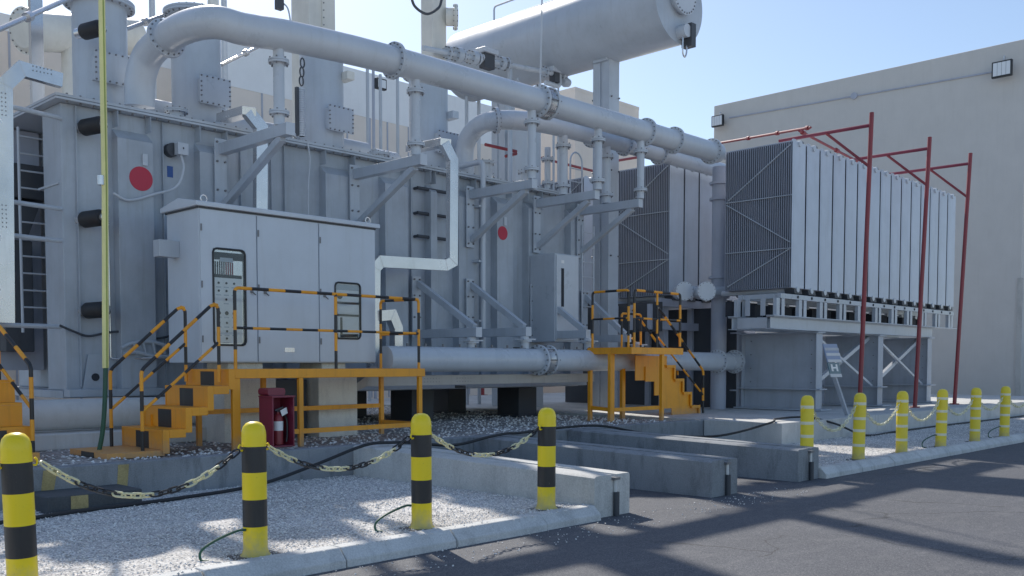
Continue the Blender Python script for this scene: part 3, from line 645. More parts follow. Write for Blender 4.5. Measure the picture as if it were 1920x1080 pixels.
# ------------------------------------------------------------------ radiators
RX0, PIT_, RW = 20.78, .70, .62
def radiator(x, y0, z0=3.5, z1=6.9, nf=33, dep=1.78):
    t = thing('radiator', '', 'radiator', (x, y0, z0), '')
    b = MB(); b.box(x, x+RW, y0, y0+.014, z0, z1); b.box(x+.06, x+RW-.06, y0-.003, y0-.0002, z0+.12, z1-.12)
    part('front_panel', b, 'panel', t, .004)
    b = MB()
    for k in range(1, nf):
        yy = y0+dep*k/(nf-1); b.box(x+.004, x+RW-.004, yy-.006, yy+.006, z0, z1)
        b.box(x+.004, x+.012, yy-.011, yy+.011, z0+.06, z1-.06)
    b.box(x+.03, x+RW-.03, y0+.016, y0+dep-.02, z0+.02, z1-.02, 1)  # dark core box, shade between the fins put into its colour
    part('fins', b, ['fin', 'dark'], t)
    b = MB(); b.cyl((x+RW/2, y0-.04, z1-.03), (x+RW/2, y0+dep+.25, z1-.03), .075, seg=16); b.cyl((x+RW/2-.22, y0+.05, z1+.03), (x+RW/2-.12, y0+.05, z1+.03), .035, seg=10); b.cyl((x+RW/2+.16, y0+.05, z1+.02), (x+RW/2+.22, y0+.05, z1+.02), .05, seg=10, m=1)
    b.box(x+.05, x+RW-.05, y0+.02, y0+dep-.02, z1+.001, z1+.02); part('header_pipe', b, ['pale', 'bolt'], t)
    b = MB(); b.cyl((x+RW/2, y0-.02, z0-.03), (x+RW/2, y0+dep+.25, z0-.03), .07, seg=16); b.prism([(x+.12, y0-.01, z0-.02), (x+.16, y0-.01, z0-.13), (x+RW-.1, y0-.01, z0-.13), (x+RW-.14, y0-.01, z0-.02)], (0, .25, 0), 1); part('foot', b, ['pale', 'dark'], t)
    return t
ORD = ['first', 'second', 'third', 'fourth', 'fifth', 'sixth', 'seventh', 'eighth', 'ninth', 'tenth', 'eleventh', 'twelfth', 'thirteenth', 'fourteenth', 'fifteenth']
proto = radiator(RX0, 11.0)
proto['label'] = 'front bank radiator at the left corner, its dark finned side showing'; proto['group'] = 'radiators of the front bank'
b = MB()
def strap(y0, z0, y1, z1): b.bar((RX0-.012, y0, z0), (RX0-.012, y1, z1), .02, .035, up=(1, 0, 0))
for z in (4.42, 5.65): strap(11.02, z, 12.76, z)
strap(12.74, 5.6, 11.03, 4.55); strap(12.7, 5.7, 11.05, 6.82); strap(12.7, 3.6, 11.05, 4.4)
brace = b
protos = [proto]
for i in range(1, 15): dup(proto, (RX0+PIT_*i, 11.0, 3.5), ('front bank radiator, last at the far right end' if i == 14 else '%s radiator of the front bank counted from its left corner' % ORD[i]))
for bank, (y0, n, grp, nm) in enumerate(((14.43, 6, 'radiators of the second bank', 'second bank'), (17.3, 3, 'radiators of the rear bank', 'rear bank'))):
    for i in range(n):
        o = dup(proto, (RX0+PIT_*i+(0 if bank == 0 else -.0), y0, 3.5), ('%s radiator at its left corner, finned side facing the tank' % nm) if i == 0 else '%s radiator of the %s counted from its left corner' % (ORD[i], nm)); o['group'] = grp
        if i == 0:
            bb = MB(); bb.V = [(v[0], v[1]+y0-11.0, v[2]) for v in brace.V]; bb.F = list(brace.F); bb.M = list(brace.M); part('brace', bb, 'skirt', o)
part('brace', brace, 'skirt', proto)

# support frame for the front bank
t = thing('radiator_stand', 'grey steel frame of deep plates and open rack carrying the front radiator bank', 'frame', (22.3, 11, .55))
def column(x, y0, y1, z0, z1):
    b = MB(); b.box(x-.012, x+.012, y0+.02, y1-.02, z0, z1); b.box(x-.16, x+.16, y0, y0+.02, z0, z1); b.box(x-.16, x+.16, y1-.02, y1, z0, z1)
    b.box(x-.2, x+.2, y0-.12, y1+.1, 1.07, 1.1); b.box(x-.28, x+.28, y0-.2, y1+.15, z0, z0+.04); b.box(x-.2, x+.2, y0-.06, y1+.05, z1-.03, z1+.002)
    for yy in (y0+.1, y1-.3):
        for k in range(4): b.tube([(x-.04, yy+.1, 1.25+k*.35), (x+.04, yy+.1, 1.25+k*.35)], .014, 6, 1)
    return b
for x in (22.3, 25.9, 29.4): part('column', column(x, 11.02, 13.1, .56, 2.5), ['skirt', 'bolt'], t, .005)
for y0 in (11.0, 12.0):
    b = MB(); b.box(20.0, 29.75, y0+.09, y0+.105, 2.53, 2.79); b.box(20.0, 29.75, y0, y0+.2, 2.79, 2.805); b.box(20.0, 29.75, y0, y0+.2, 2.515, 2.53); part('beam', b, 'grey', t, .004)
b = MB(); b.box(20.06, 20.08, 11.21, 11.99, 2.535, 2.785); part('end_beam', b, 'grey', t, .005)
for xa, xb in ((22.3, 25.9), (25.9, 29.4)):
    b = MB(); b.bar((xa+.1, 11.2, 2.42), (xb-.1, 11.2, 1.1), .06, .06); b.bar((xa+.1, 11.35, 1.1), (xb-.1, 11.35, 2.42), .1, .1); part('cross_brace', b, 'pale', t)
    b = MB(); b.box(xa+.03, xb-.03, 12.6, 12.62, .6, 2.45); part('web_plate', b, 'fin', t)
b = MB(); b.box(20.3, 31.25, 11.0, 11.12, 3.23, 3.345); b.box(20.3, 31.25, 12.0, 12.12, 3.23, 3.345); b.box(19.9, 31.4, 10.95, 11.15, 2.808, 2.83); b.box(19.9, 31.4, 11.98, 12.15, 2.808, 2.83); b.box(20.3, 20.42, 11.13, 11.99, 3.23, 3.34)
part('rack_rail', b, 'grey', t, .005)
for i in range(11):
    x = 20.12+i*1.07
    for y in (11.0, 12.02):
        b = MB(); b.box(x, x+.15, y+.005, y+.02, 2.832, 3.228); b.box(x+.005, x+.02, y+.021, y+.1, 2.832, 3.228); part('rack_post', b, 'grey', t, .004)
        b = MB(); b.box(x+.24, x+.38, y+.005, y+.02, 2.832, 3.228); b.box(x+.36, x+.375, y+.021, y+.1, 2.832, 3.228); part('rack_post', b, 'grey', t, .004)
for yy in (11.3, 11.7):
    b = MB(); b.box(20.12, 20.14, yy, yy+.12, 2.832, 3.228); part('rack_post', b, 'grey', t, .004)
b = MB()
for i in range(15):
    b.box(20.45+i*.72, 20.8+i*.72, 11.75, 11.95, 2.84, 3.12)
b.box(20.2, 31.2, 12.2, 12.4, 2.84, 3.2); part('rack_dark_fill', b, 'void', t)  # filler boxes, shade inside the open rack given as near-black colour
b = MB()
for i in range(15): b.tube([(RX0+.33+i*PIT_, 10.985, 3.29), (RX0+.33+i*PIT_, 11.0, 3.29)], .035, 10)
part('bolt_hole', b, 'void', t)
# frame for the banks behind
t = thing('radiator_stand', 'shadowed steel frame under the second radiator bank', 'frame', (21, 15.3, .55))
for x in (20.9, 22.2, 23.6):
    b = MB(); b.box(x-.1, x+.1, 14.6, 14.75, .55, 3.2); b.box(x-.1, x+.1, 16.0, 16.15, .55, 3.2); part('column', b, 'fin', t)
b = MB(); b.box(20.4, 25.2, 14.45, 14.6, 3.2, 3.4); b.box(20.4, 25.2, 16.0, 16.15, 3.2, 3.4); b.box(20.4, 25.2, 14.45, 14.6, 2.6, 2.8); part('beam', b, 'fin', t)
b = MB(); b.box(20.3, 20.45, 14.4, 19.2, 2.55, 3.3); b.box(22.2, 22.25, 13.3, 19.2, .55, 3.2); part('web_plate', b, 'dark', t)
for k in range(5):
    b = MB(); b.box(20.2, 20.3, 14.6+k*.55, 14.7+k*.55, 2.6, 3.25); part('rack_post', b, 'fin', t)

# ------------------------------------------------------------------ red spray frames
def pole_frame(base, top, lab, arms):
    t = thing('spray_gantry', lab, 'pipe frame', base, 'dark red spray pipe frames beside the radiators')
    b = MB(); b.tube([base, top], .055, 12); b.cyl((base[0], base[1], base[2]), (base[0], base[1], base[2]+.03), .13, seg=14); part('post', b, 'red', t)
    d = (Vector(top)-Vector(base)).normalized()
    for k in arms:
        b = MB()
        if k == 'arm':
            p = Vector(top)-d*.3; b.tube([p, p+Vector((-.05, 2.4, 0))], .045, 10); part('arm', b, 'maroon', t)
            b = MB(); b.tube([Vector(top)-d*1.3, p+Vector((-.03, 1.15, 0))], .035, 10); part('brace', b, 'red', t)
        if k == 'long':
            p = Vector(top)-d*.32+Vector((-.05, 2.1, 0)); b.tube([p, p+Vector((-.1, .1, -.0))+Vector((0, 0, 0))], .03, 8)
    return t
pole_frame((22.45, 10.05, .55), (22.85, 10.05, 7.75), 'tall red spray post nearest the viewer, with a long arm to the left', ('arm',))
pole_frame((25.85, 10.05, .55), (26.5, 10.05, 7.78), 'middle red spray post in front of the radiators', ('arm',))
pole_frame((28.75, 10.05, .55), (29.6, 10.05, 7.84), 'rightmost red spray post, standing clear of the radiators', ('arm',))
for i, (a, c, lab) in enumerate((((22.8, 11.9, 7.62), (29.6, 11.9, 7.1), 'sloping thin red pipe linking the spray frames above the radiators'),
                  (tuple(P(1520, 239, Y=12.2)), tuple(P(1340, 270, Y=16.5)), 'thin red pipe reaching left from the spray frame over the overhead pipe end'),)):
    b = MB(); b.tube([a, c], .035, 10)
    for f in (.02, .3, .6): p = Vector(a).lerp(Vector(c), f); q = Vector(a).lerp(Vector(c), f+.02); b.cyl(p, q, .06, seg=10)
    solo('spray_pipe', b, 'red', lab, 'pipe', a)
for i, (u0, v0, u1, v1, Y, lab) in enumerate(((910, 271, 968, 284, 17, 'short red pipe left of the grey drum'), (948, 293, 968, 288, 16.8, 'short red pipe end under the short red pipe by the drum'), (1013, 296, 1150, 330, 19.5, 'long red pipe behind the support posts'), (1140, 304, 1195, 295, 18, 'red pipe stub between the last support posts'))):
    b = MB(); b.tube([tuple(P(u0, v0, Y=Y)), tuple(P(u1, v1, Y=Y))], .04, 10); solo('spray_pipe', b, 'red', lab, 'pipe', tuple(P(u0, v0, Y=Y)))
for u, v0, v1, lab in ((905, 715, 742, 'short red post under the tank, left one'), (973, 715, 760, 'short red post under the tank, right one')):
    p = P(u, v1, Z=.52); q = P(u, v0, Y=p.y); b = MB(); b.cyl((p.x, p.y, .5), (p.x, p.y, q.z), .07, seg=12); b.cyl((p.x, p.y, .5), (p.x, p.y, .56), .2, seg=14); solo('pipe_post', b, 'red', lab, 'post', (p.x, p.y, .5), 'short red posts under the tank')

# ================================================================== CONTROL CABINET
CXa, CXb, CYf, CYb, CZa, CZb = 6.98, 10.2, 13.12, 14.1, 1.72, 4.0
t = thing('control_cabinet', 'wide grey three-door control cabinet raised behind the orange platform', 'cabinet', ((CXa+CXb)/2, 13.6, CZa))
b = MB(); b.box(CXa, CXb, CYf, CYb, CZa, CZb); part('body', b, 'cab', t, .012)
b = MB(); b.prism([(CXa-.07, CYf-.08, CZb+.005), (CXa-.07, CYf-.08, CZb+.075), (CXa-.07, CYb*.5+CYf*.5, CZb+.17), (CXa-.07, CYb+.08, CZb+.075), (CXa-.07, CYb+.08, CZb+.005)], (CXb-CXa+.14, 0, 0)); part('roof', b, 'cab', t, .012)
b = MB(); b.box(CXa-.02, CXb+.02, CYf-.02, CYb+.02, CZb-.02, CZb+.004); part('roof_gasket', b, 'dark', t)
dx = [CXa, P(480, 500, Y=CYf).x, P(596, 500, Y=CYf).x, CXb]
def rrect(x0, x1, z0, z1, y, r=.05, k=5):
    out = []
    for cx, cz, a0 in ((x1-r, z0+r, -90), (x1-r, z1-r, 0), (x0+r, z1-r, 90), (x0+r, z0+r, 180)):
        for j in range(k+1): a = R(a0+90*j/k); out.append(Vector((cx+r*math.cos(a), y, cz+r*math.sin(a))))
    return out
wins = {0: (P(397, 470, Y=CYf).x, P(457, 470, Y=CYf).x, P(427, 647, Y=CYf).z, P(427, 468, Y=CYf).z), 2: (P(626, 530, Y=CYf).x, P(673, 530, Y=CYf).x, P(650, 635, Y=CYf).z, P(650, 531, Y=CYf).z)}
for i in range(3):
    x0, x1 = dx[i]+.012, dx[i+1]-.012; z0, z1 = CZa+.02, CZb-.035
    b = MB(); y0, y1 = CYf-.03, CYf-.002
    if i in wins:
        a, c, e, f = wins[i]
        b.box(x0, a, y0, y1, z0, z1); b.box(c, x1, y0, y1, z0, z1); b.box(a, c, y0, y1, z0, e); b.box(a, c, y0, y1, f, z1)
    else: b.box(x0, x1, y0, y1, z0, z1)
    d = part('door', b, 'cab', t)
    for zz in (CZa+.3, CZa+1.1, CZb-.35):
        b = MB(); b.cyl((x0+.012, CYf-.04, zz), (x0+.012, CYf-.04, zz+.1), .012, seg=8); part('hinge', b, 'bolt', d)
    if i in wins:
        a, c, e, f = wins[i]; loop = rrect(a, c, e, f, CYf-.036, .07); b = MB(); b.tube(loop+loop[:2], .016, 8, cap=False); w_ = part('window_frame', b, 'black', d)
        # things behind the pane: recessed instrument panel standing proud of the body
        b = MB(); b.box(a+.01, c-.01, CYf-.012, CYf-.003, e+.01, f-.01, 0 if i else 1)
        H = f-e; W = c-a
        if i == 0:
            zs = e+H*.70
            b.box(a+.02, c-.05, CYf-.02, CYf-.013, e+.03, zs, 2)                        # white panel
            b.box(a+.015, c-.02, CYf-.022, CYf-.013, f-.16, f-.05, 3)                    # dark shelf
            b.box(a+.05, c-.16, CYf-.02, CYf-.013, zs+.28, f-.17, 2); b.box(a+.12, c-.2, CYf-.024, CYf-.0205, zs+.3, f-.19, 4)
            b.box(a+.02, c-.05, CYf-.021, CYf-.0205, zs+.001, zs+.05, 3)
            for k in range(9): b.box(a+.04+k*.035, a+.055+k*.035, CYf-.022, CYf-.013, zs+.05, zs+.24, 3 if k < 5 else 5)
            rows = [.92, .8, .67, .46, .31, .18, .07]
            for rI, fz in enumerate(rows):
                for k in range(3 if rI not in (2, 6) else 1):
                    xx = a+W*(.17+.24*k) if rI not in (2, 6) else a+W*.4
                    zz = e+.03+(zs-e-.03)*fz
                    b.tube([(xx, CYf-.024, zz), (xx, CYf-.03, zz)], .018 if rI not in (3,) else .03, 12, 3); b.box(xx-.04, xx+.04, CYf-.0215, CYf-.0205, zz-.07, zz-.055, 4)
        else:
            b.box(a+.02, c-.02, CYf-.02, CYf-.013, e+H*.46, e+H*.6, 2); b.box(a+.015, c-.02, CYf-.02, CYf-.013, e+H*.4, e+H*.44, 3); b.box(a+.015, c-.02, CYf-.02, CYf-.013, e+H*.62, e+H*.66, 3)
            b.box(a+.06, a+.1, CYf-.024, CYf-.013, e+.02, e+H*.38, 2); b.box(a+.1, a+.15, CYf-.022, CYf-.013, e+.02, e+H*.38, 3); b.box(a+.02, c-.02, CYf-.02, CYf-.013, f-.12, f-.03, 4)
            b.tube([(a+.1, CYf-.02, e+H*.76), (a+.1, CYf-.03, e+H*.76)], .05, 14, 3); b.box(a+.03, c-.04, CYf-.02, CYf-.013, e+.02, e+.08, 3)
        part('instrument_panel', b, ['parapet', 'steel', 'white', 'dark', 'grey', 'maroon'], d)
        b = MB(); b.box(a+.005, c-.005, CYf-.036, CYf-.032, e+.005, f-.005); part('pane', b, 'glass', w_)
for x in (dx[1]-.1, dx[1]+.13, dx[2]+.1):
    b = MB(); z = P(480, 545, Y=CYf).z; b.box(x-.02, x+.02, CYf-.055, CYf-.031, z-.04, z+.03); b.tube([(x, CYf-.06, z-.03), (x+.05, CYf-.07, z-.07)], .01, 8); part('handle', b, 'bolt', t)
b = MB(); p = P(541, 656, Y=CYf); b.box(p.x-.09, p.x+.09, CYf-.034, CYf-.031, p.z-.035, p.z+.035); part('nameplate', b, 'steel', t)
for x in (CXa+.02, CXb-.2):
    b = MB(); b.tube([tuple(Vector((x+.08+.05*math.cos(k*.52), CYf+.02, CZb+.13+.05*math.sin(k*.52)))) for k in range(13)], .01, 6); part('lifting_eye', b, 'steel', t)
b = MB(); b.box(CXa-.32, CXa, 13.7, 13.9, 3.3, 3.55); part('side_bracket', b, 'grey', t, .008)
# pedestals
for x0, x1, z0, lab in ((7.4, 8.3, .5, 'left cream plastered pedestal under the control cabinet'), (9.1, 9.88, .5, 'right cream plastered pedestal under the control cabinet')):
    b = MB(); b.box(x0, x1, 13.2, 14.0, z0-.05, CZa-.1); b.box(x0+.1, x1-.2, 13.25, 13.9, CZa-.1, CZa-.002); solo('pedestal', b, 'ped', lab, 'pedestal', ((x0+x1)/2, 13.6, .5), 'cabinet pedestals', .01)
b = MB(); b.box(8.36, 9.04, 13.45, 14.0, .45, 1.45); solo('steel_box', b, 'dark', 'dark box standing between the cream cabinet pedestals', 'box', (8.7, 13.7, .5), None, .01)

# ================================================================== ACCESS PLATFORMS
def platform_main():
    t = thing('access_platform', 'long orange platform with stepped stairs on the left in front of the control cabinet', 'platform', (8.5, 12.4, .5), 'orange access platforms')
    x0, x1, y0, y1, z = 6.8, 10.3, 11.93, 13.0, 1.63
    b = MB(); b.box(x0, x1, y0, y0+.06, z-.13, z); b.box(x0, x1, y1-.06, y1, z-.13, z); b.box(x0, x0+.06, y0+.061, y1-.061, z-.13, z); b.box(x1-.06, x1, y0+.061, y1-.061, z-.13, z); b.box(x0+.061, x1-.061, y0+.061, y1-.061, z-.05, z-.004, 1); part('deck', b, ['orange', 'orange'], t, .006)
    for x in (6.83, 7.9, 10.18):
        for y in (y0+.035, y1-.035):
            b = MB(); w_ = .12 if (x < 7 and y < 12.5) else .075; b.box(x-.01, x-.01+w_, y-.03, y+.03, .48, z-.131); part('leg', b, 'orange', t, .006)
    b = MB()
    b.bar((6.93, y0+.035, .72), (10.17, y0+.035, .72), .045, .07); part('tie', b, 'orange', t)
    b = MB(); b.bar((6.93, y1-.035, 1.0), (10.17, y1-.035, 1.0), .045, .07); part('tie', b, 'orange', t)
    b = MB(); b.bar((10.2, y0+.08, .72), (10.2, y1-.08, .72), .045, .07); part('tie', b, 'orange', t)
    # stairs going down to -X
    xs = [6.78, 6.46, 6.14, 5.82]; zs = [1.63, 1.40, 1.12, .84, .58]
    ya, yb = 11.95, 13.12
    for i in range(4):
        X = xs[i]; b = MB(); zt, zb = zs[i]-.002, zs[i+1]
        for k in range(3):                                                     # riser with painted middle panel
            yy0 = ya+(yb-ya)*k/3; yy1 = ya+(yb-ya)*(k+1)/3; b.box(X-.012, X, yy0, yy1-.0005, zb, zt-.03, 1 if k == 1 else 0)
        b.box(X-.02, X+.32, ya, yb, zt-.03, zt, 2); part('step', b, ['orange', 'black', 'worn' if False else 'orange'], t)
    b = MB(); b.box(5.08, 5.84, ya, yb, .5, .575); b.box(5.07, 5.08, ya+.39, ya+.78, .5, .57, 1); part('bottom_step', b, ['orange', 'black'], t, .006)
    for yy in (ya-.03, yb+.002):
        b = MB()
        for i in range(4):
            X = xs[i]; b.box(X-.02, X+.07, yy, yy+.028, zs[i+1]-.05, zs[i]-.0); b.box(X+.071, X+.30 if i else X+.09, yy, yy+.028, zs[i]-.11, zs[i])
        part('stringer', b, 'orange', t, .004)
    b = MB(); b.box(6.1, 6.17, 12.9, 12.97, .48, 1.0); part('leg', b, 'orange', t)
    # rails
    b = MB(); zt = 2.75
    striped(b, [(6.89, y0+.04, z), (6.89, y0+.04, zt), (10.2, y0+.04, zt), (10.2, y0+.04, z)], .024, .27, 1)
    striped(b, [(6.89, y0+.04, 2.2), (10.2, y0+.04, 2.2)], .02, .27, 0); striped(b, [(8.57, y0+.04, z), (8.57, y0+.04, zt)], .024, .27, 0)
    part('handrail', b, ['black', 'orange'], t)
    b = MB(); striped(b, [(10.2, y1-.04, z), (10.2, y1-.04, zt+.02), (10.2, y0+.06, zt)], .024, .25, 1); striped(b, [(10.2, y1-.04, 2.2), (10.2, y0+.06, 2.2)], .02, .25, 1); part('handrail', b, ['black', 'orange'], t)
    for yy, yt in ((12.08, 12.08), (13.02, 13.02)):
        b = MB(); striped(b, [(5.6, yy, .57), (5.6, yy, 1.62), (6.62, yt, 2.52), (6.7, yt, 2.5), (6.7, yt, 1.45)], .024, .26, 0)
        striped(b, [(5.6, yy, 1.08), (6.7, yt, 2.0)], .021, .26, 1); part('stair_rail', b, ['black', 'orange'], t)
platform_main()
def platform_mid():
    t = thing('access_platform', 'smaller orange platform near the radiators, stairs going down to the right', 'platform', (16.6, 12.4, .5), 'orange access platforms')
    x0, x1, y0, y1, z = 15.8, 17.66, 11.88, 13.05, 2.05
    b = MB(); b.box(x0, x1, y0, y0+.07, z-.14, z); b.box(x0, x1, y1-.07, y1, z-.14, z); b.box(x0, x0+.07, y0+.071, y1-.071, z-.14, z); b.box(x0+.071, x1, y0+.071, y1-.071, z-.06, z-.004); part('deck', b, 'orange', t, .006)
    for x, y, w_ in ((15.84, 13.0, .08), (15.82, 12.42, .14), (16.93, 11.93, .08), (16.9, 12.95, .11)):
        b = MB(); b.box(x-w_/2, x+w_/2, y-.04, y+.04, .48, z-.141); part('leg', b, 'orange', t, .006)
    b = MB(); b.bar((15.84, 12.96, .78), (15.83, 12.46, .75), .05, .08); part('tie', b, 'orange', t)
    b = MB(); b.bar((15.9, 12.4, .75), (16.9, 11.97, .78), .05, .08); part('tie', b, 'orange', t)
    ya, yb = 12.35, 13.25; xs = [17.66, 17.98, 18.32, 18.67, 19.0, 19.35]; zs = [2.03, 1.68, 1.37, 1.06, .74, .5]
    ya = 12.55
    for i in range(1, 5):
        b = MB(); b.box(xs[i], xs[i+1], ya, yb, zs[i]-.03, zs[i]); b.box(xs[i+1]-.012, xs[i+1], ya, yb, zs[i+1] if i < 4 else .5, zs[i]-.031); part('step', b, 'orange', t)
    poly = [(xs[1]-.7, zs[0]-.12), (xs[1], zs[0]-.12)]
    for i in range(1, 5): poly += [(xs[i], zs[i]-.012), (xs[i+1]-.01, zs[i]-.012)]
    poly += [(xs[5]-.01, .5), (xs[5]-1.05, .5), (xs[5]-1.05, .78)]
    for i in (3, 2, 1): poly += [(xs[i+1]-1.05, zs[i+1]), (xs[i+1]-1.05-.3, zs[i]+.0)]
    poly = [p for p in poly]
    b = MB(); lower = []
    # one plate per step keeps the outline stepped above and below
    for i in range(1, 5): b.box(xs[i]-.75+.003*i, xs[i+1]-.02, ya+.02+.0015*i, ya+.04+.0015*i, max(.5, zs[i]-.36), zs[i]-.031)
    b.box(16.9, xs[1]+.1, ya+.05, ya+.065, 1.35, zs[0]-.142)
    part('stringer', b, 'orange', t)
    b = MB()
    for i in range(1, 5):
        b.box(xs[i], xs[i+1], ya-.025, ya-.001, zs[i]-.06, zs[i]+.004); b.box(xs[i+1]-.055, xs[i+1]+.003, ya-.0255, ya-.0015, zs[i+1] if i < 4 else .5, zs[i]-.061)
    part('nosing', b, 'orange', t)
    b = MB(); zt = 3.22
    striped(b, [(15.85, 12.95, z), (15.85, 12.95, zt), (15.85, 12.0, zt), (15.85, 12.0, z)], .027, .3, 1); striped(b, [(15.85, 12.95, 2.65), (15.85, 12.0, 2.65)], .022, .3, 0)
    part('handrail', b, ['black', 'orange'], t)
    b = MB(); striped(b, [(15.95, 11.93, z), (15.95, 11.93, zt), (17.6, 11.93, zt), (17.6, 11.93, z)], .027, .3, 1); striped(b, [(15.95, 11.93, 2.65), (17.6, 11.93, 2.65)], .022, .3, 0); striped(b, [(16.75, 11.93, z), (16.75, 11.93, zt)], .024, .3, 0)
    part('handrail', b, ['black', 'orange'], t)
    b = MB(); striped(b, [(16.9, 12.98, z), (16.9, 12.98, zt-.4), (17.6, 12.98, zt-.4), (17.6, 12.98, z)], .024, .3, 1); part('handrail', b, ['black', 'orange'], t)
    for yy in (12.52, 13.24):
        b = MB(); striped(b, [(17.62, yy, 2.95), (17.7, yy, 2.9), (19.45, yy, 1.55), (19.45, yy, .52)], .027, .3, 0); striped(b, [(17.62, yy, 2.3), (19.45, yy, .98)], .022, .3, 1); part('stair_rail', b, ['black', 'orange'], t)
platform_mid()
def platform_left():
    t = thing('access_platform', 'orange stairs cut off by the left edge of the view', 'platform', (3.4, 12.6, .5), 'orange access platforms')
    x0, x1 = 2.9, 4.42
    ys = [12.95, 12.72, 12.49, 12.26]; zs = [1.5, 1.22, .93, .62]
    for i in range(4):
        xr = P((28, 41, 60, 72)[i], 740, Y=ys[i]).x
        b = MB(); b.box(x0, xr, ys[i], ys[i]+.3, zs[i]-.03, zs[i]); zb = zs[i+1] if i < 3 else .5; b.box(x0, xr, ys[i], ys[i]+.012, zb, zs[i]-.031)
        b.box(xr-.55, xr-.3, ys[i]-.003, ys[i]-.0005, zb+.01, zs[i]-.035, 1); part('step', b, ['orange', 'black'], t, .004)
    b = MB(); b.box(x0, 4.2, 13.2, 14.2, 1.6, 1.72); part('deck', b, 'orange', t, .006)
    for x, y in ((4.12, 13.1), (2.95, 13.1), (4.12, 14.1), (2.95, 14.1)):
        b = MB(); b.box(x, x+.08, y, y+.07, .48, 1.6 if y > 13.2 else 1.599); part('leg', b, 'orange', t)
    pA, pB = P(66, 855, Z=.52), P(62, 685, Y=12.5)
    b = MB(); striped(b, [(4.36, 12.4, .5), (4.36, 12.4, 1.68), (4.22, 13.1, 2.2), (4.22, 13.1, 1.4)], .026, .26, 0); striped(b, [(4.36, 12.4, 1.15), (4.22, 13.1, 1.7)], .022, .26, 1); part('stair_rail', b, ['black', 'orange'], t)
    b = MB(); striped(b, [(4.08, 13.25, 1.7), (4.08, 13.25, 2.52), (3.2, 13.25, 2.52)], .026, .26, 1); striped(b, [(4.08, 13.25, 2.1), (3.2, 13.25, 2.1)], .022, .26, 1); part('handrail', b, ['black', 'orange'], t)
platform_left()

# fire extinguisher and its box
t = thing('extinguisher_box', 'maroon open-fronted box on the bund wall under the orange platform', 'box', (7.35, 11.55, .55))
bx0, bx1, by0, by1 = 7.12, 7.47, 11.42, 11.76
b = MB(); z0, z1 = .56, 1.24
b.box(bx0, bx0+.02, by0, by1, z0, z1); b.box(bx1-.02, bx1, by0, by1, z0, z1); b.box(bx0+.02, bx1-.02, by1-.02, by1, z0, z1); b.box(bx0+.02, bx1-.02, by0, by1-.021, z0, z0+.02); b.box(bx0-.01, bx1+.01, by0-.015, by1, z1+.001, z1+.025)
part('shell', b, 'maroon', t, .004)
b = MB(); b.prism([tuple(v) for v in rrect(bx0-.005, bx1-.08, z1+.027, z1+.13, by0+.1, .04)], (0, .25, 0)); part('hood', b, 'maroon', t)
t = thing('fire_extinguisher', 'red fire extinguisher with white label inside the maroon box', 'extinguisher', (7.3, 11.58, .58))
ex, ey = 7.3, 11.57
b = MB(); b.lathe((ex, ey, .58), (0, 0, 1), [(.05, 0), (.068, .01), (.068, .36), (.05, .41), (.025, .43), (.025, .46)], 24); part('cylinder', b, 'red', t)
b = MB(); b.lathe((ex, ey, .78), (0, 0, 1), [(.0695, 0), (.0695, .13)], 24); part('sticker', b, 'white', t)
b = MB(); b.bar((ex-.05, ey, 1.06), (ex+.07, ey-.02, 1.1), .025, .02); b.box(ex-.02, ex+.02, ey-.02, ey+.02, 1.03, 1.06); part('valve', b, 'dark', t)
b = MB(); b.prism([(ex+.0, ey-.06, 1.06), (ex+.1, ey-.06, 1.1), (ex+.12, ey-.06, 1.02), (ex+.03, ey-.06, .98)], (0, .004, 0)); part('inspection_tag', b, 'white', t)
b = MB(); b.tube(crom([(ex+.02, ey, 1.05), (ex+.12, ey-.02, .95), (ex+.12, ey-.04, .75), (ex+.1, ey-.05, .62)], 6), .014, 8); part('hose', b, 'black', t)

# ------------------------------------------------------------------ cable trays
def tray(path, w_, h, name, lab, loc, holes=()):
    b = MB()
    for a, c, wd in path: b.bar(a, c, wd if wd else w_, h, up=(0, -1, .001))
    return solo(name, b, 'steel', lab, 'cable tray', loc, 'silver cable trays', .006)
Yt = 13.95
def q(u, v, y=Yt): p = P(u, v, Y=y); return (p.x, y, p.z)
def ribbon(pts, w_, d, mb=None):
    """boxed tray following a polyline in a vertical plane facing -Y, mitred at the corners"""
    b = mb or MB(); pts = [Vector(p) for p in pts]; n = len(pts); L = []; Rr = []
    for i, p in enumerate(pts):
        a = (pts[i]-pts[i-1]).normalized() if i else None; c = (pts[i+1]-p).normalized() if i < n-1 else None
        t_ = (a or c) if (a is None or c is None) else (a+c).normalized()
        nn = Vector((t_.z, 0, -t_.x)).normalized(); k = 1/max(.5, (nn.dot(Vector(((a or c).z, 0, -(a or c).x)).normalized())))
        L.append(p+nn*w_/2*k); Rr.append(p-nn*w_/2*k)
    for i in range(n-1):
        y = -d; b.prism([L[i], L[i+1], Rr[i+1], Rr[i]], (0, d-.0007*(i % 2), 0))
    for i in range(1, n-1): b.bar(L[i]+Vector((0, -.003, 0)), Rr[i]+Vector((0, -.003, 0)), .012, .006, 0, up=(0, 1, 0))
    return b
def holes_on(b, c, nx, nz, dx=.035, dz=.05, y=0, m=1):
    for i in range(nx):
        for j in range(nz): b.box(c[0]+i*dx-.007, c[0]+i*dx+.007, y-.004, y-.001, c[2]+j*dz-.009, c[2]+j*dz+.009, m)
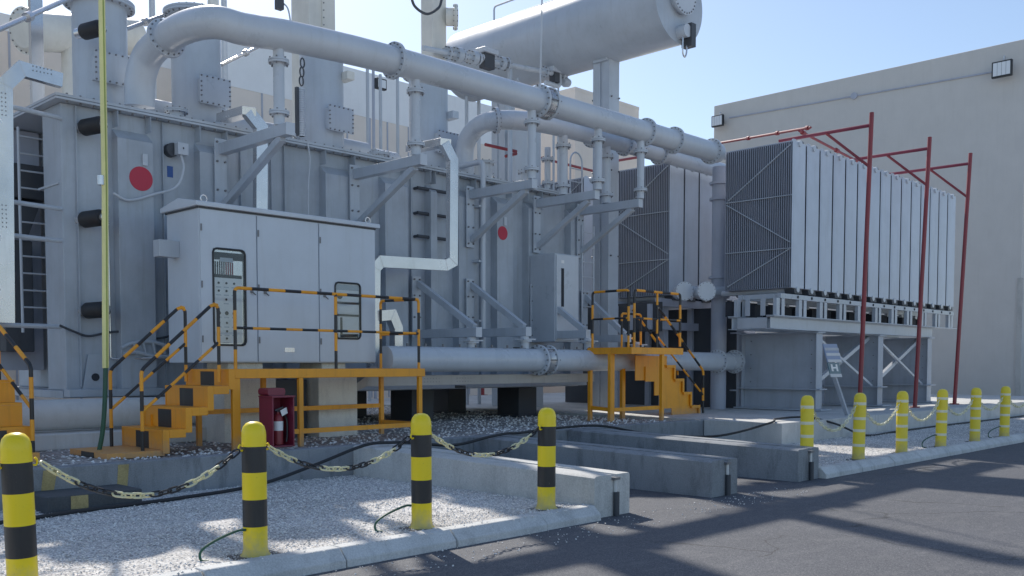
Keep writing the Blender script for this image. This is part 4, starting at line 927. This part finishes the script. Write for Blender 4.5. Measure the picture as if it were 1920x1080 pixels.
# centre tray: lid -> down the face -> sideways -> down behind the cabinet
pts = [q(836, 268), q(852, 300), q(851, 490), q(838, 497), q(716, 490), q(705, 502), q(703, 690)]
b = ribbon(pts, .21, .12); z_ = q(843, 330); holes_on(b, (z_[0]-.04, 0, z_[2]), 2, 6, y=Yt)
solo('cable_tray', b, ['steel', 'bolt'], 'silver cable tray zigzagging from the lid down behind the control cabinet', 'cable tray', (pts[2][0], Yt, 1.7), 'silver cable trays')
b = MB(); a_, c_ = Vector((q(838, 266)[0], 13.98, q(838, 266)[2])), P(770, 280, Y=15.4)
b.bar(a_, c_, .24, .14); solo('cable_tray', b, 'steel', 'short silver tray piece lying level on the lid above the middle bracket', 'cable tray', tuple(a_), 'silver cable trays', .006)
pts = [q(468, 208, 14.3), q(492, 238, 14.3), q(491, 470, 14.3)]
solo('cable_tray', ribbon(pts, .21, .12), 'steel', 'silver cable tray dropping down the tank behind the cabinet roof', 'cable tray', pts[1], 'silver cable trays')
b = MB(); b.bar((pts[0][0], 14.31, pts[0][2]), tuple(P(418, 222, Y=15.6)), .24, .14); solo('cable_tray', b, 'steel', 'short silver tray piece on the lid beside the second turret', 'cable tray', pts[0], 'silver cable trays', .006)
pts = [q(118, 150, 14.55), q(42, 128, 14.55), q(10, 158, 14.55), q(14, 605, 14.55)]
b = ribbon(pts, .2, .12)
for c in (q(4, 215, 14.55), q(5, 425, 14.55)): holes_on(b, (c[0], 0, c[2]), 2, 6, .05, .06, 14.55)
holes_on(b, q(62, 132, 14.55), 6, 2, .05, .06, 14.55)
t = thing('cable_tray', 'tall silver cable tray at the left edge bending over towards the lid', 'cable tray', pts[3], 'silver cable trays')
part('tray', b, ['steel', 'bolt'], t)
for v in (222, 392, 452, 613):
    p = P(115, v, Y=14.95); b = MB(); b.tube([(p.x, 14.95, p.z), (p.x-.95, 14.75, p.z)], .035, 10); part('support_bar', b, 'grey', t)
t = thing('cable_tray', 'long silver cable tray lying level under the low header pipe', 'cable tray', (13, 13.3, 1.36), 'silver cable trays')
b = MB(); b.box(10.1, 16.25, 13.22, 13.55, 1.32, 1.5); b.prism([(9.75, 13.22, 1.2), (10.099, 13.22, 1.32), (10.099, 13.22, 1.5), (9.75, 13.22, 1.3)], (0, .33, 0))
for x in (11.4, 12.2, 15.0): holes_on(b, (x, 0, 1.38), 6, 2, .07, .06, 13.22)
part('tray', b, ['traym', 'bolt'], t, .006)
b = MB(); b.box(16.3, 17.4, 13.25, 13.6, 1.62, 2.0); part('end_box', b, 'pale', t, .006)
b = MB(); b.prism([(12.4, 13.2, 1.3), (12.41, 13.2, 1.3), (12.41, 13.2, 1.25), (12.4, 13.2, 1.25)], (0, .3, 0)); part('clip', b, 'bolt', t)
# elbow duct right of the cabinet
pts = [q(722, 590, 13.9), q(742, 588, 13.9), q(755, 606, 13.9), q(742, 700, 13.9)]
pts = [q(715, 592, 13.9), q(738, 590, 13.9), q(748, 615, 13.9), q(748, 655, 13.9)]
solo('cable_tray', ribbon(pts, .19, .16), 'steel', 'small silver elbow duct behind the right end of the platform rail', 'cable tray', pts[3], 'silver cable trays')

# marshalling box on the right end of the tank
t = thing('marshalling_box', 'tall pale grey cabinet with a dark slit window on the right end of the tank', 'cabinet', (16.5, 14.6, 2.2))
mx0, mx1, my = P(1040, 500, Y=14.05).x, P(1085, 500, Y=14.05).x, 14.05
b = MB(); b.box(mx0, mx1, my, 14.79, 2.2, 4.14); part('body', b, 'grey', t, .01)
b = MB(); b.box(mx0+.04, mx1-.03, my-.025, my-.002, 2.24, 4.11); part('door', b, 'pale', t, .006)
b = MB(); p = P(1055, 540, Y=14.02); b.box(p.x-.045, p.x+.045, 14.018, 14.024, P(1055, 575, Y=14.02).z, P(1055, 503, Y=14.02).z); part('slit_window', b, 'void', t)
b = MB(); b.box(p.x-.05, p.x+.05, 14.018, 14.024, 3.93, 4.0); part('nameplate', b, 'white', t)
# ladders
def ladder(x0, x1, y, z0, z1, n, lab, cat='ladder', key='grey', hoop=False):
    t = thing('ladder', lab, cat, (x0, y, z0))
    for x in (x0, x1): b = MB(); b.cyl((x, y, z0), (x, y, z1), .022, seg=8); part('rail', b, key, t)
    for i in range(n): z = z0+(z1-z0)*(i+.5)/n; b = MB(); b.cyl((x0, y, z), (x1, y, z), .014, seg=6); part('rung', b, key, t)
    if hoop:
        b = MB(); b.tube([(x0, y, z1)]+[((x0+x1)/2-(x1-x0)/2*math.cos(R(a)), y, z1+.25*math.sin(R(a))) for a in range(15, 180, 15)]+[(x1, y, z1)], .022, 8); part('hoop', b, key, t)
    return t
p = P(55, 600, Y=16.1); ladder(p.x-.1, p.x+.32, 16.1, 2.2, 5.4, 12, 'grey ladder in the recess at the left end of the tank')
p = P(1074, 400, Y=15.6); ladder(p.x-.1, p.x+.35, 15.6, 2.6, 6.7, 13, 'pale ladder with hooped top between tank and second radiator bank', key='pale', hoop=True)
p = P(1098, 450, Y=14.7); ladder(p.x-.12, p.x+.3, 14.7, 2.9, 5.0, 6, 'pale cage ladder just right of the slit-window cabinet', key='pale')
# dark machinery in the left recess
t = thing('tap_changer_drive', 'dark drive box in the recess left of the tank corner', 'box', (5.9, 16.3, 3.6))
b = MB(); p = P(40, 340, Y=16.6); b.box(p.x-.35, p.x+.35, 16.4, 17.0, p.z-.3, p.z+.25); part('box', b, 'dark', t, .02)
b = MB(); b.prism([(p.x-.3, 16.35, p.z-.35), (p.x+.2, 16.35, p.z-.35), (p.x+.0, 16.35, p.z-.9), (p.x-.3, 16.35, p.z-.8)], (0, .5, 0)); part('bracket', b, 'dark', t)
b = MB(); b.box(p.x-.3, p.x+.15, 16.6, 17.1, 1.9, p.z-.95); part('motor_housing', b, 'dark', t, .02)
b = MB(); b.box(p.x-.35, p.x+.5, 17.2, 17.6, 1.6, 5.6); solo('end_plate', b, 'fin', 'flat grey plate closing the recess behind the left ladder', 'plate', (p.x, 17.4, 1.6))
# corrugated tube rack beside third turret
t = thing('flexible_tube', 'ribbed upright tube with chain hanging beside the third turret', 'tube', (10.35, 16.2, 5.7))
p0, p1 = P(562, 255, Y=15.9), P(565, 165, Y=15.9); prof = []
b = MB(); n = 22
for k in range(n): z = p0.z+(p1.z-p0.z)*k/n; b.cyl((p0.x+.05, 15.9, z), (p0.x+.05, 15.9, z+.03), .07, seg=14)
b.cyl((p0.x+.05, 15.9, p0.z), (p0.x+.05, 15.9, p1.z), .05, seg=12); part('ribbed_tube', b, 'pale', t)
b = MB(); b.box(p0.x-.07, p0.x-.02, 15.88, 15.95, p0.z, p1.z); part('rail', b, 'dark', t)
b = MB()
for k in range(3):
    c = P(565+k, 152-k*17, Y=15.9); b.tube([tuple(Vector((c.x+.045*math.cos(a*.5236), 15.9, c.z+.09*math.sin(a*.5236)))) for a in range(13)], .016, 6)
part('chain', b, 'dark', t)

# yellow pole, cables
p0, p1 = P(190, -40, Y=12.6), P(198, 690, Y=12.6)
t = thing('yellow_pole', 'tall thin yellow pole with green stripe standing behind the stair rail', 'pole', (p1.x, 12.6, .5))
b = MB(); b.tube([tuple(p1), (p1.x+.04, 12.6, 4), tuple(p0)], .042, 14); part('pole', b, 'ypole', t)
b = MB(); b.tube([(p1.x, 12.555, p1.z), (p1.x+.04, 12.555, 4), (p0.x, 12.555, p0.z)], .008, 6); part('stripe', b, 'gline', t)
b = MB(); c = P(189, 338, Y=12.6); b.cyl((c.x, 12.6, c.z-.06), (c.x, 12.6, c.z+.06), .046, seg=14); part('joint_sleeve', b, 'steel', t)
b = MB(); b.tube(crom([(p1.x, 12.6, p1.z+.02), (p1.x-.02, 12.6, 1.2), (p1.x-.05, 12.62, .8), (p1.x-.1, 12.65, .5)], 6), .03, 10); part('cable_tail', b, 'green', t)
# black cable on the ground
pts = [(-2, 9.7, .16), (2.0, 9.85, .16), (3.2, 10.0, .16), (4.04, 10.2, .16), (5.2, 10.34, .165), (6.3, 10.5, .2), (7.2, 10.62, .36), (8.05, 10.6, .585), (8.5, 10.55, .6), (8.85, 10.55, .58), (9.6, 10.5, .5), (10.4, 10.55, .575), (10.9, 10.65, .6), (11.3, 10.75, .585), (12.6, 10.95, .6), (13.4, 10.7, .6), (14.3, 10.2, .42), (15.6, 9.7, .36), (16.9, 9.35, .56), (17.6, 9.6, .6), (18.6, 9.45, .6), (19.2, 9.1, .45), (20.2, 8.9, .17), (22, 8.95, .16), (25, 9.0, .16), (30, 8.95, .16), (36, 9.0, .16)]
b = MB(); b.tube(crom(pts, 8), .022, 10); solo('black_cable', b, 'rubber', 'long black cable snaking over the gravel, beams and plinth', 'cable', (4.04, 10.2, .14))

# white insulated ducts below the left part of the tank
t = thing('insulated_duct', 'long white duct on the ground under the left end of the tank', 'duct', (6.3, 14.0, .5))
b = MB(); b.tube([(4.4, 14.1, .98), (9.2, 14.1, .98)], .22, 24); part('upper_duct', b, 'pad', t)
b = MB(); b.box(4.3, 9.4, 13.75, 14.6, .5, .74); part('base', b, 'pad', t, .03)

# ------------------------------------------------------------------ bollards and chains
def bollard(x, y, z, kind):
    t = thing('bollard', '', 'bollard', (x, y, z), '')
    h, r = 1.1, .098; b = MB()
    if kind == 'striped':
        cap = [(r, .96), (r*1.005, .985), (r*.98, 1.02), (r*.86, 1.06), (r*.62, 1.088), (r*.3, 1.1), (0, 1.101)]
        b.lathe((x, y, z), (0, 0, 1), [(r*1.3, 0), (r*1.28, .012), (r*1.1, .03), (r, .07), (r, .25)], 32, 1)
        part('lower_sleeve', b, ['black', 'yel'], t)
        for z0, z1, m in ((.25, .47, 0), (.47, .69, 1), (.69, .9, 0)):
            b = MB(); b.lathe((x, y, z), (0, 0, 1), [(r*(1 if m else 1.004), z0), (r*(1 if m else 1.004), z1)], 32, 0); part('band', b, 'yel' if m else 'black', t)
        b = MB(); b.lathe((x, y, z), (0, 0, 1), [(r*1.015, .9)]+cap, 32, 0); part('cap', b, 'yel', t)
    else:
        prof = [(r*1.15, 0), (r, .05), (r, .22)]; ms = []
        b.lathe((x, y, z), (0, 0, 1), [(r*1.12, 0), (r, .06), (r, .98), (r*.98, 1.02), (r*.86, 1.06), (r*.62, 1.088), (r*.3, 1.1), (0, 1.101)], 32, 0); part('post', b, 'yelp', t)
        for f in (.82, .6, .42, .2):
            b = MB(); zz = h*f; b.lathe((x, y, z), (0, 0, 1), [(r*1.006, zz), (r*1.01, zz+.005), (r*1.01, zz+.04), (r*1.006, zz+.045)], 32, 0); part('reflective_band', b, 'band', t)
    b = MB(); b.box(x-.2, x+.2, y-.12, y+.14, z-.01, z+.012); part('base_plate', b, 'dark', t, .004)
    b = MB()
    for s in (-1, 1): b.tube(crom([(x+s*r*.97, y, z+.87), (x+s*(r+.03), y, z+.87), (x+s*(r+.035), y, z+.9), (x+s*(r+.02), y, z+.92)], 4), .008, 6)
    part('chain_hook', b, 'yel' if kind == 'striped' else 'yelp', t)
    return t
left = [(P(40, 950, Y=6.95).x, 6.95), (4.13, 6.9), (5.95, 6.95), (7.67, 6.9)]
right = [(13.5, 6.85), (15.27, 6.84), (16.93, 6.8), (18.72, 6.78), (20.45, 6.74), (22.22, 6.72)]
pl = bollard(left[0][0], left[0][1], .13, 'striped'); pl['label'] = 'black and yellow striped bollard at the left edge of the picture'; pl['group'] = 'black and yellow striped bollards on the kerb'
LL = ['', 'black and yellow striped bollard in front of the extinguisher box', 'black and yellow striped bollard between two others, before the right end of the long platform', 'black and yellow striped bollard beside the end of the first concrete beam']
for i in range(1, 4): dup(pl, (left[i][0], left[i][1], .13), LL[i])
pr = bollard(right[0][0], right[0][1], .13, 'plain'); pr['group'] = 'yellow bollards with white bands on the right kerb'
RL = ['yellow bollard with white bands, half hidden behind the weathered concrete beam', 'yellow white-banded bollard right of the leaning stake sign', 'yellow white-banded bollard between the first two red posts, third in the right row', 'yellow white-banded bollard left of the rightmost red post, fourth in the right row', 'fifth yellow white-banded bollard, in front of the blank wall', 'yellow white-banded bollard at the far right end of the row']
pr['label'] = RL[0]
for i in range(1, 6): dup(pr, (right[i][0], right[i][1], .13), RL[i])
dup(pr, (24.1, 6.7, .13), 'yellow white-banded bollard just beyond the right edge, its chain running in')

def chain(a, c, sag, runs, lab, grp, mats, link=.098, r=.0082):
    a, c = Vector(a), Vector(c); n = 60; pts = []
    for i in range(n+1):
        t = i/n; p = a.lerp(c, t); p.z -= sag*4*t*(1-t); pts.append(p)
    L = [0]
    for p, q_ in zip(pts, pts[1:]): L.append(L[-1]+(q_-p).length)
    def at(s):
        s = min(max(s, 0), L[-1]-1e-6); i = max(k for k in range(n) if L[k] <= s); return pts[i].lerp(pts[i+1], (s-L[i])/(L[i+1]-L[i]))
    pitch = link*.72; k = int(L[-1]/pitch); b = MB(); pat = []
    while len(pat) < k+2: 
        for m, cnt in runs: pat += [m]*cnt
    for i in range(k):
        p, q_ = at(i*pitch-.008), at(i*pitch+link-.008); d = (q_-p).normalized(); side = d.cross(Vector((0, 0, 1))).normalized(); up = side.cross(d)
        sd_ = (side+up).normalized() if i % 2 else (side-up).normalized(); hw = link*.22; hl = link/2-hw; c0 = (p+q_)/2; loop = []
        for j in range(5): an = R(-90+45*j); loop.append(c0+d*(hl+hw*math.cos(an))+sd_*hw*math.sin(an))
        for j in range(5): an = R(90+45*j); loop.append(c0+d*(-hl+hw*math.cos(an))+sd_*hw*math.sin(an))
        b.tube(loop+loop[:1], r, 5, pat[i], cap=False)
    return solo('chain', b, mats, lab, 'chain', tuple(a), grp)
for o in list(COL.objects):
    if o.name.startswith('bollard') and not o.parent: o.rotation_euler = (R(random.uniform(-.8, .8)), R(random.uniform(-.8, .8)), R(random.uniform(-8, 8)))
pl.rotation_euler = (R(.3), R(-1.6), 0)
zc = .13+.885; rr = .134
runs = [(0, 4), (1, 4)]
CL = ['plastic chain hanging between the leftmost striped bollard and the next', 'plastic chain hanging between the second and third striped bollards', 'plastic chain hanging between the last two striped bollards, over the first beam']
for i in range(3):
    a, c = left[i], left[i+1]; chain((a[0]+rr, a[1], zc), (c[0]-rr, c[1], zc), (.3, .24, .24)[i], runs, CL[i], 'black and yellow chains between striped bollards', ['ylt', 'black'])
chain((left[0][0]-rr, left[0][1], zc), (.9, 7.0, zc), .3, runs, 'plastic chain running off the left edge from the leftmost striped bollard', 'black and yellow chains between striped bollards', ['ylt', 'black'])
CR_ = ['pale yellow chain in front of the leaning stake sign', 'pale yellow chain before the first red post', 'pale yellow chain before the middle red post', 'pale yellow chain before the rightmost red post', 'pale yellow chain between the two farthest bollards']
for i in range(5):
    a, c = right[i], right[i+1]; chain((a[0]+rr, a[1], zc), (c[0]-rr, c[1], zc), (.36, .34, .34, .3, .26)[i], [(0, 4), (1, 3)], CR_[i], 'pale chains between yellow bollards', ['ylt', 'band'], r=.008)
chain((right[5][0]+rr, right[5][1], zc), (24.1-rr, 6.7, zc), .26, [(0, 4), (1, 3)], 'pale yellow chain running off the right edge', 'pale chains between yellow bollards', ['ylt', 'band'], r=.008)
for i, (x, y, lab) in enumerate(((4.0, 6.9, 'loose green cable end at the foot of the bollard before the extinguisher box'), (5.8, 6.98, 'loose green cable end at the foot of the third striped bollard'), (18.6, 6.85, 'thin green cable end at the foot of the fourth right-hand bollard'), (22.05, 6.78, 'thin green cable end at the foot of the far right bollard'))):
    b = MB(); b.tube(crom([(x+.03, y-.02, .36), (x-.03, y, .36), (x-.16, y+.1, .29), (x-.28, y+.12, .22), (x-.3, y+.1, .15), (x-.26, y+.05, .14)], 6), .011, 8); solo('cable_end', b, 'green', lab, 'cable', (x, y, .14), 'green cable ends at the bollards')

# ------------------------------------------------------------------ leaning stake sign
base = P(1590, 785, Y=9.6); top = P(1553, 650, Y=9.6)
t = thing('stake_sign', 'leaning wooden stake with small blue and white boards in front of the frame', 'sign', (base.x, 9.6, .55))
b = MB(); b.bar((base.x, 9.6, .5), (top.x, 9.6, top.z-.25), .08, .06); part('stake', b, 'skirt', t)
def slab(u0, v0, u1, v1, sk, y, m, name, lab=None):
    a, c, d, e = P(u0, v0, Y=y), P(u1, v0, Y=y), P(u1+sk, v1, Y=y), P(u0+sk, v1, Y=y)
    b = MB(); b.prism([tuple(a), tuple(c), tuple(d), tuple(e)], (0, .02, 0)); return b
m1, nn_, ll_, bb_ = newmat('sign_blue'); bb_.inputs['Base Color'].default_value = (.19, .27, .45, 1); bb_.inputs['Roughness'].default_value = .4; M['sblue'] = m1
m1, nn_, ll_, bb_ = newmat('sign_teal'); bb_.inputs['Base Color'].default_value = (.08, .17, .22, 1); bb_.inputs['Roughness'].default_value = .4; M['steal'] = m1
up_ = part('upper_board', slab(1543, 645, 1569, 679, 9, 9.54, 0, ''), 'sblue', t)
lo_ = part('lower_board', slab(1552, 680, 1573, 707, 6, 9.54, 0, ''), 'steal', t)
for v0, v1, k in ((652, 657, 'skirt'), (662, 667, 'pale'), (674, 679, 'pale')):
    f = (v0-645)/34*9; part('white_band', slab(1543+f+1.5, v0, 1569+f+1, v1, (v1-v0)/34*9, 9.535, 0, ''), k, up_)
part('white_band', slab(1557, 701, 1578, 707, 1.3, 9.535, 0, ''), 'pale', lo_)
b = MB()
for u0, u1, v0, v1 in ((1557.5, 1560.5, 683, 696), (1566.5, 1569.5, 683, 696), (1560.5, 1566.5, 688, 691)):
    s_ = slab(u0+(v0-683)*.22, v0, u1+(v0-683)*.22, v1, (v1-v0)*.22, 9.532, 0, ''); b.add(s_.V, s_.F)
part('letter', b, 'white', lo_)

# ================================================================== BUILDINGS
t = thing('plain_building', 'large blank beige building on the right with two wall floodlights', 'building', (46, 18, .3))
b = MB(); b.box(40, 58, 11.62, 25.3, -.2, 14.0); part('wall', b, 'wall', t, .04)
b = MB(); b.box(39.7, 39.998, 11.5, 26, -.1, .5); b.box(39.94, 39.998, 11.55, 11.75, .5, 5.0); part('skirting', b, 'concl', t)
q1, q2 = P(1368, 221, X=39.97), P(1868, 134, X=39.97)
b = MB(); b.tube([tuple(q1), tuple(q2)], .035, 8); c = P(1602, 180, X=39.97); b.cyl((39.9, c.y, c.z), (39.99, c.y, c.z), .14, seg=14); solo('wall_conduit', b, 'fin', 'straight conduit with junction box across the beige wall', 'conduit', tuple(q1))
def flood(u, v, s, X, lab, n=(1, 0, 0)):
    p = P(u, v, X=X) ; t = thing('floodlight', lab, 'floodlight', tuple(p), 'floodlights on the beige wall')
    b = MB(); b.box(p.x-.5, p.x-.35, p.y-s/2, p.y+s/2, p.z-s*.42, p.z+s*.42); b.box(p.x-.34, p.x, p.y-.05, p.y+.05, p.z-.08, p.z+.08)
    for k in range(6): b.box(p.x-.35, p.x-.28, p.y-s/2+.05+k*s/6.5, p.y-s/2+.08+k*s/6.5, p.z-s*.38, p.z+s*.38)
    part('housing', b, 'black', t, .02)
    b = MB()
    for k in range(4):
        w_ = s*.86/4; y0 = p.y-s*.43+k*w_; b.box(p.x-.512, p.x-.501, y0+.006, y0+w_-.006, p.z-s*.34, p.z+s*.34)
    part('lamp_pane', b, 'lamp', t)
    b = MB(); b.tube(crom([(p.x-.3, p.y, p.z+s*.4), (p.x-.2, p.y, p.z+s*.75), (p.x, p.y, p.z+s*.6)], 5), .025, 6); part('cable', b, 'pale', t)
flood(1886, 134, .72, 40, 'black framed floodlight near the right end of the beige wall, lamps in columns'); flood(1355, 230, .62, 40, 'black framed floodlight at the left end of the beige wall')
b = MB()
b.box(41, 43, 9.5, 10.6, .1, 2.6); solo('utility_box', b, 'pale', 'pale box just past the right corner of the beige building', 'box', (42, 10, .1), None, .03)

def building(name, lab, x0, x1, y0, y1, z, par, seams, loc):
    t = thing(name, lab, 'building', loc)
    b = MB(); b.box(x0, x1, y0, y1, -.1, z-par); part('wall', b, 'wall2', t)
    b = MB(); b.box(x0-.012, x1+.012, y0-.012, y1+.012, z-par+.002, z); part('parapet', b, 'parapet' if par > .3 else 'wall2', t)
    for x in seams: b = MB(); b.box(x-.03, x+.03, y0-.02, y0-.001, .5, z-par); part('panel_joint', b, 'fin', t)
    return t
bt = building('factory_hall', 'beige panelled hall with pale parapet behind the turrets', 15.9, 29.6, 28, 44, 12.15, 1.6, [17.2, 19.0, 20.6, 21.6, 22.4, 23.4, 24.2, 25.1, 26.5, 28], (22, 36, 0))
building('factory_hall', 'lower beige block left of the panelled hall, behind the arching pipe', 9.0, 15.85, 31, 44, 12.1, .5, [10.5, 12.4, 13.9], (12, 38, 0))
building('stair_tower', 'tall plain beige block behind the conservator legs', 33.0, 37.7, 28, 46, 14.0, .15, [], (35, 36, 0))
building('factory_hall', 'tall beige building at the upper left corner', -4, 8.3, 27, 44, 15, .6, [2, 4.4, 6.5], (2, 36, 0))
for u in (690, 716, 784, 850):
    pass
t = thing('floodlight', 'small floodlight on a thin mast before the hall, between third and fourth turrets', 'floodlight', tuple(P(703, 158, Y=26)))
p = P(700, 158, Y=26); b = MB(); b.cyl((p.x, 26, .5), (p.x, 26, P(700, 125, Y=26).z), .05, seg=8); part('mast', b, 'fin', t)
b = MB(); b.box(p.x, p.x+.42, 25.8, 25.95, p.z-.16, p.z+.2); part('housing', b, 'black', t, .02); b = MB(); b.box(p.x+.05, p.x+.37, 25.79, 25.799, p.z-.11, p.z+.15); part('lamp_pane', b, 'lamp', t)
for u, Y, top, lab in ((690, 24, 120, 'thin grey mast left of the small floodlight'), (714, 24, 140, 'thin grey mast just right of the small floodlight'), (746, 24, 140, 'thin grey mast left of the fourth turret post'), (875, 20, 150, 'thin grey mast right of the fourth turret'), (898, 20, 150, 'thin grey mast above the second pipe bend'), (290, 21, -60, 'thin pale mast above the arching pipe'), (424, 21, -60, 'thin pale mast behind the second turret')):
    p = P(u, 300, Y=Y); b = MB(); b.cyl((p.x, Y, .5), (p.x, Y, P(u, top, Y=Y).z), .05 if u > 500 else .07, seg=8); solo('mast', b, 'grey' if u > 500 else 'pale', lab, 'mast', (p.x, Y, .5), 'thin masts behind the transformer')
p = P(68, 60, Y=17.6); b = MB(); b.box(p.x-.12, p.x+.08, 17.5, 17.62, 5.8, 9.5); solo('support_post', b, 'steel', 'pale blue grey steel post at the upper left above the cable tray', 'post', (p.x, 17.5, 5.8))
# earthing pipe lines on stand-offs
for (u0, v0, Y0), (u1, v1, Y1), lab in (((-30, 68, 14.0), (150, -12, 15.5), 'thin galvanised pipe crossing the upper left corner'), ((228, 58, 16.2), (330, 20, 16.8), 'thin galvanised pipe beside the second turret flange'), ((415, 122, 18.5), (520, 70, 18.9), 'thin galvanised pipe slanting to the first support post')):
    a, c = P(u0, v0, Y=Y0), P(u1, v1, Y=Y1); b = MB(); b.tube([tuple(a), tuple(c)], .035, 10); m_ = Vector(a).lerp(Vector(c), .4); n_2 = Vector(a).lerp(Vector(c), .44); b.cyl(m_, n_2, .07, seg=10)
    solo('earthing_pipe', b, 'steel', lab, 'pipe', tuple(a), 'thin galvanised pipes above the lid')
b = MB(); b.tube(crom([tuple(P(770, -10, Y=16.2)), tuple(P(778, 12, Y=16.2)), tuple(P(800, 26, Y=16.2)), tuple(P(822, 15, Y=16.2)), tuple(P(828, 0, Y=16.2))], 8), .03, 8); solo('loop_cable', b, 'dark', 'dark cable loop hanging across the narrow cream duct', 'cable', tuple(P(800, 26, Y=16.2)))
p = P(521, 10, Y=13.4); b = MB(); b.box(p.x-.06, p.x+.05, 13.3, 13.4, p.z-.08, p.z+.7); b.tube(crom([(p.x+.05, 13.35, p.z+.05), (p.x+.12, 13.3, p.z-.05), (p.x+.14, 13.25, p.z-.3)], 5), .014, 6, 1); solo('vent_valve', b, ['dark', 'grey'], 'small dark vent on top of the arching overhead pipe', 'valve', (p.x, 13.35, p.z))
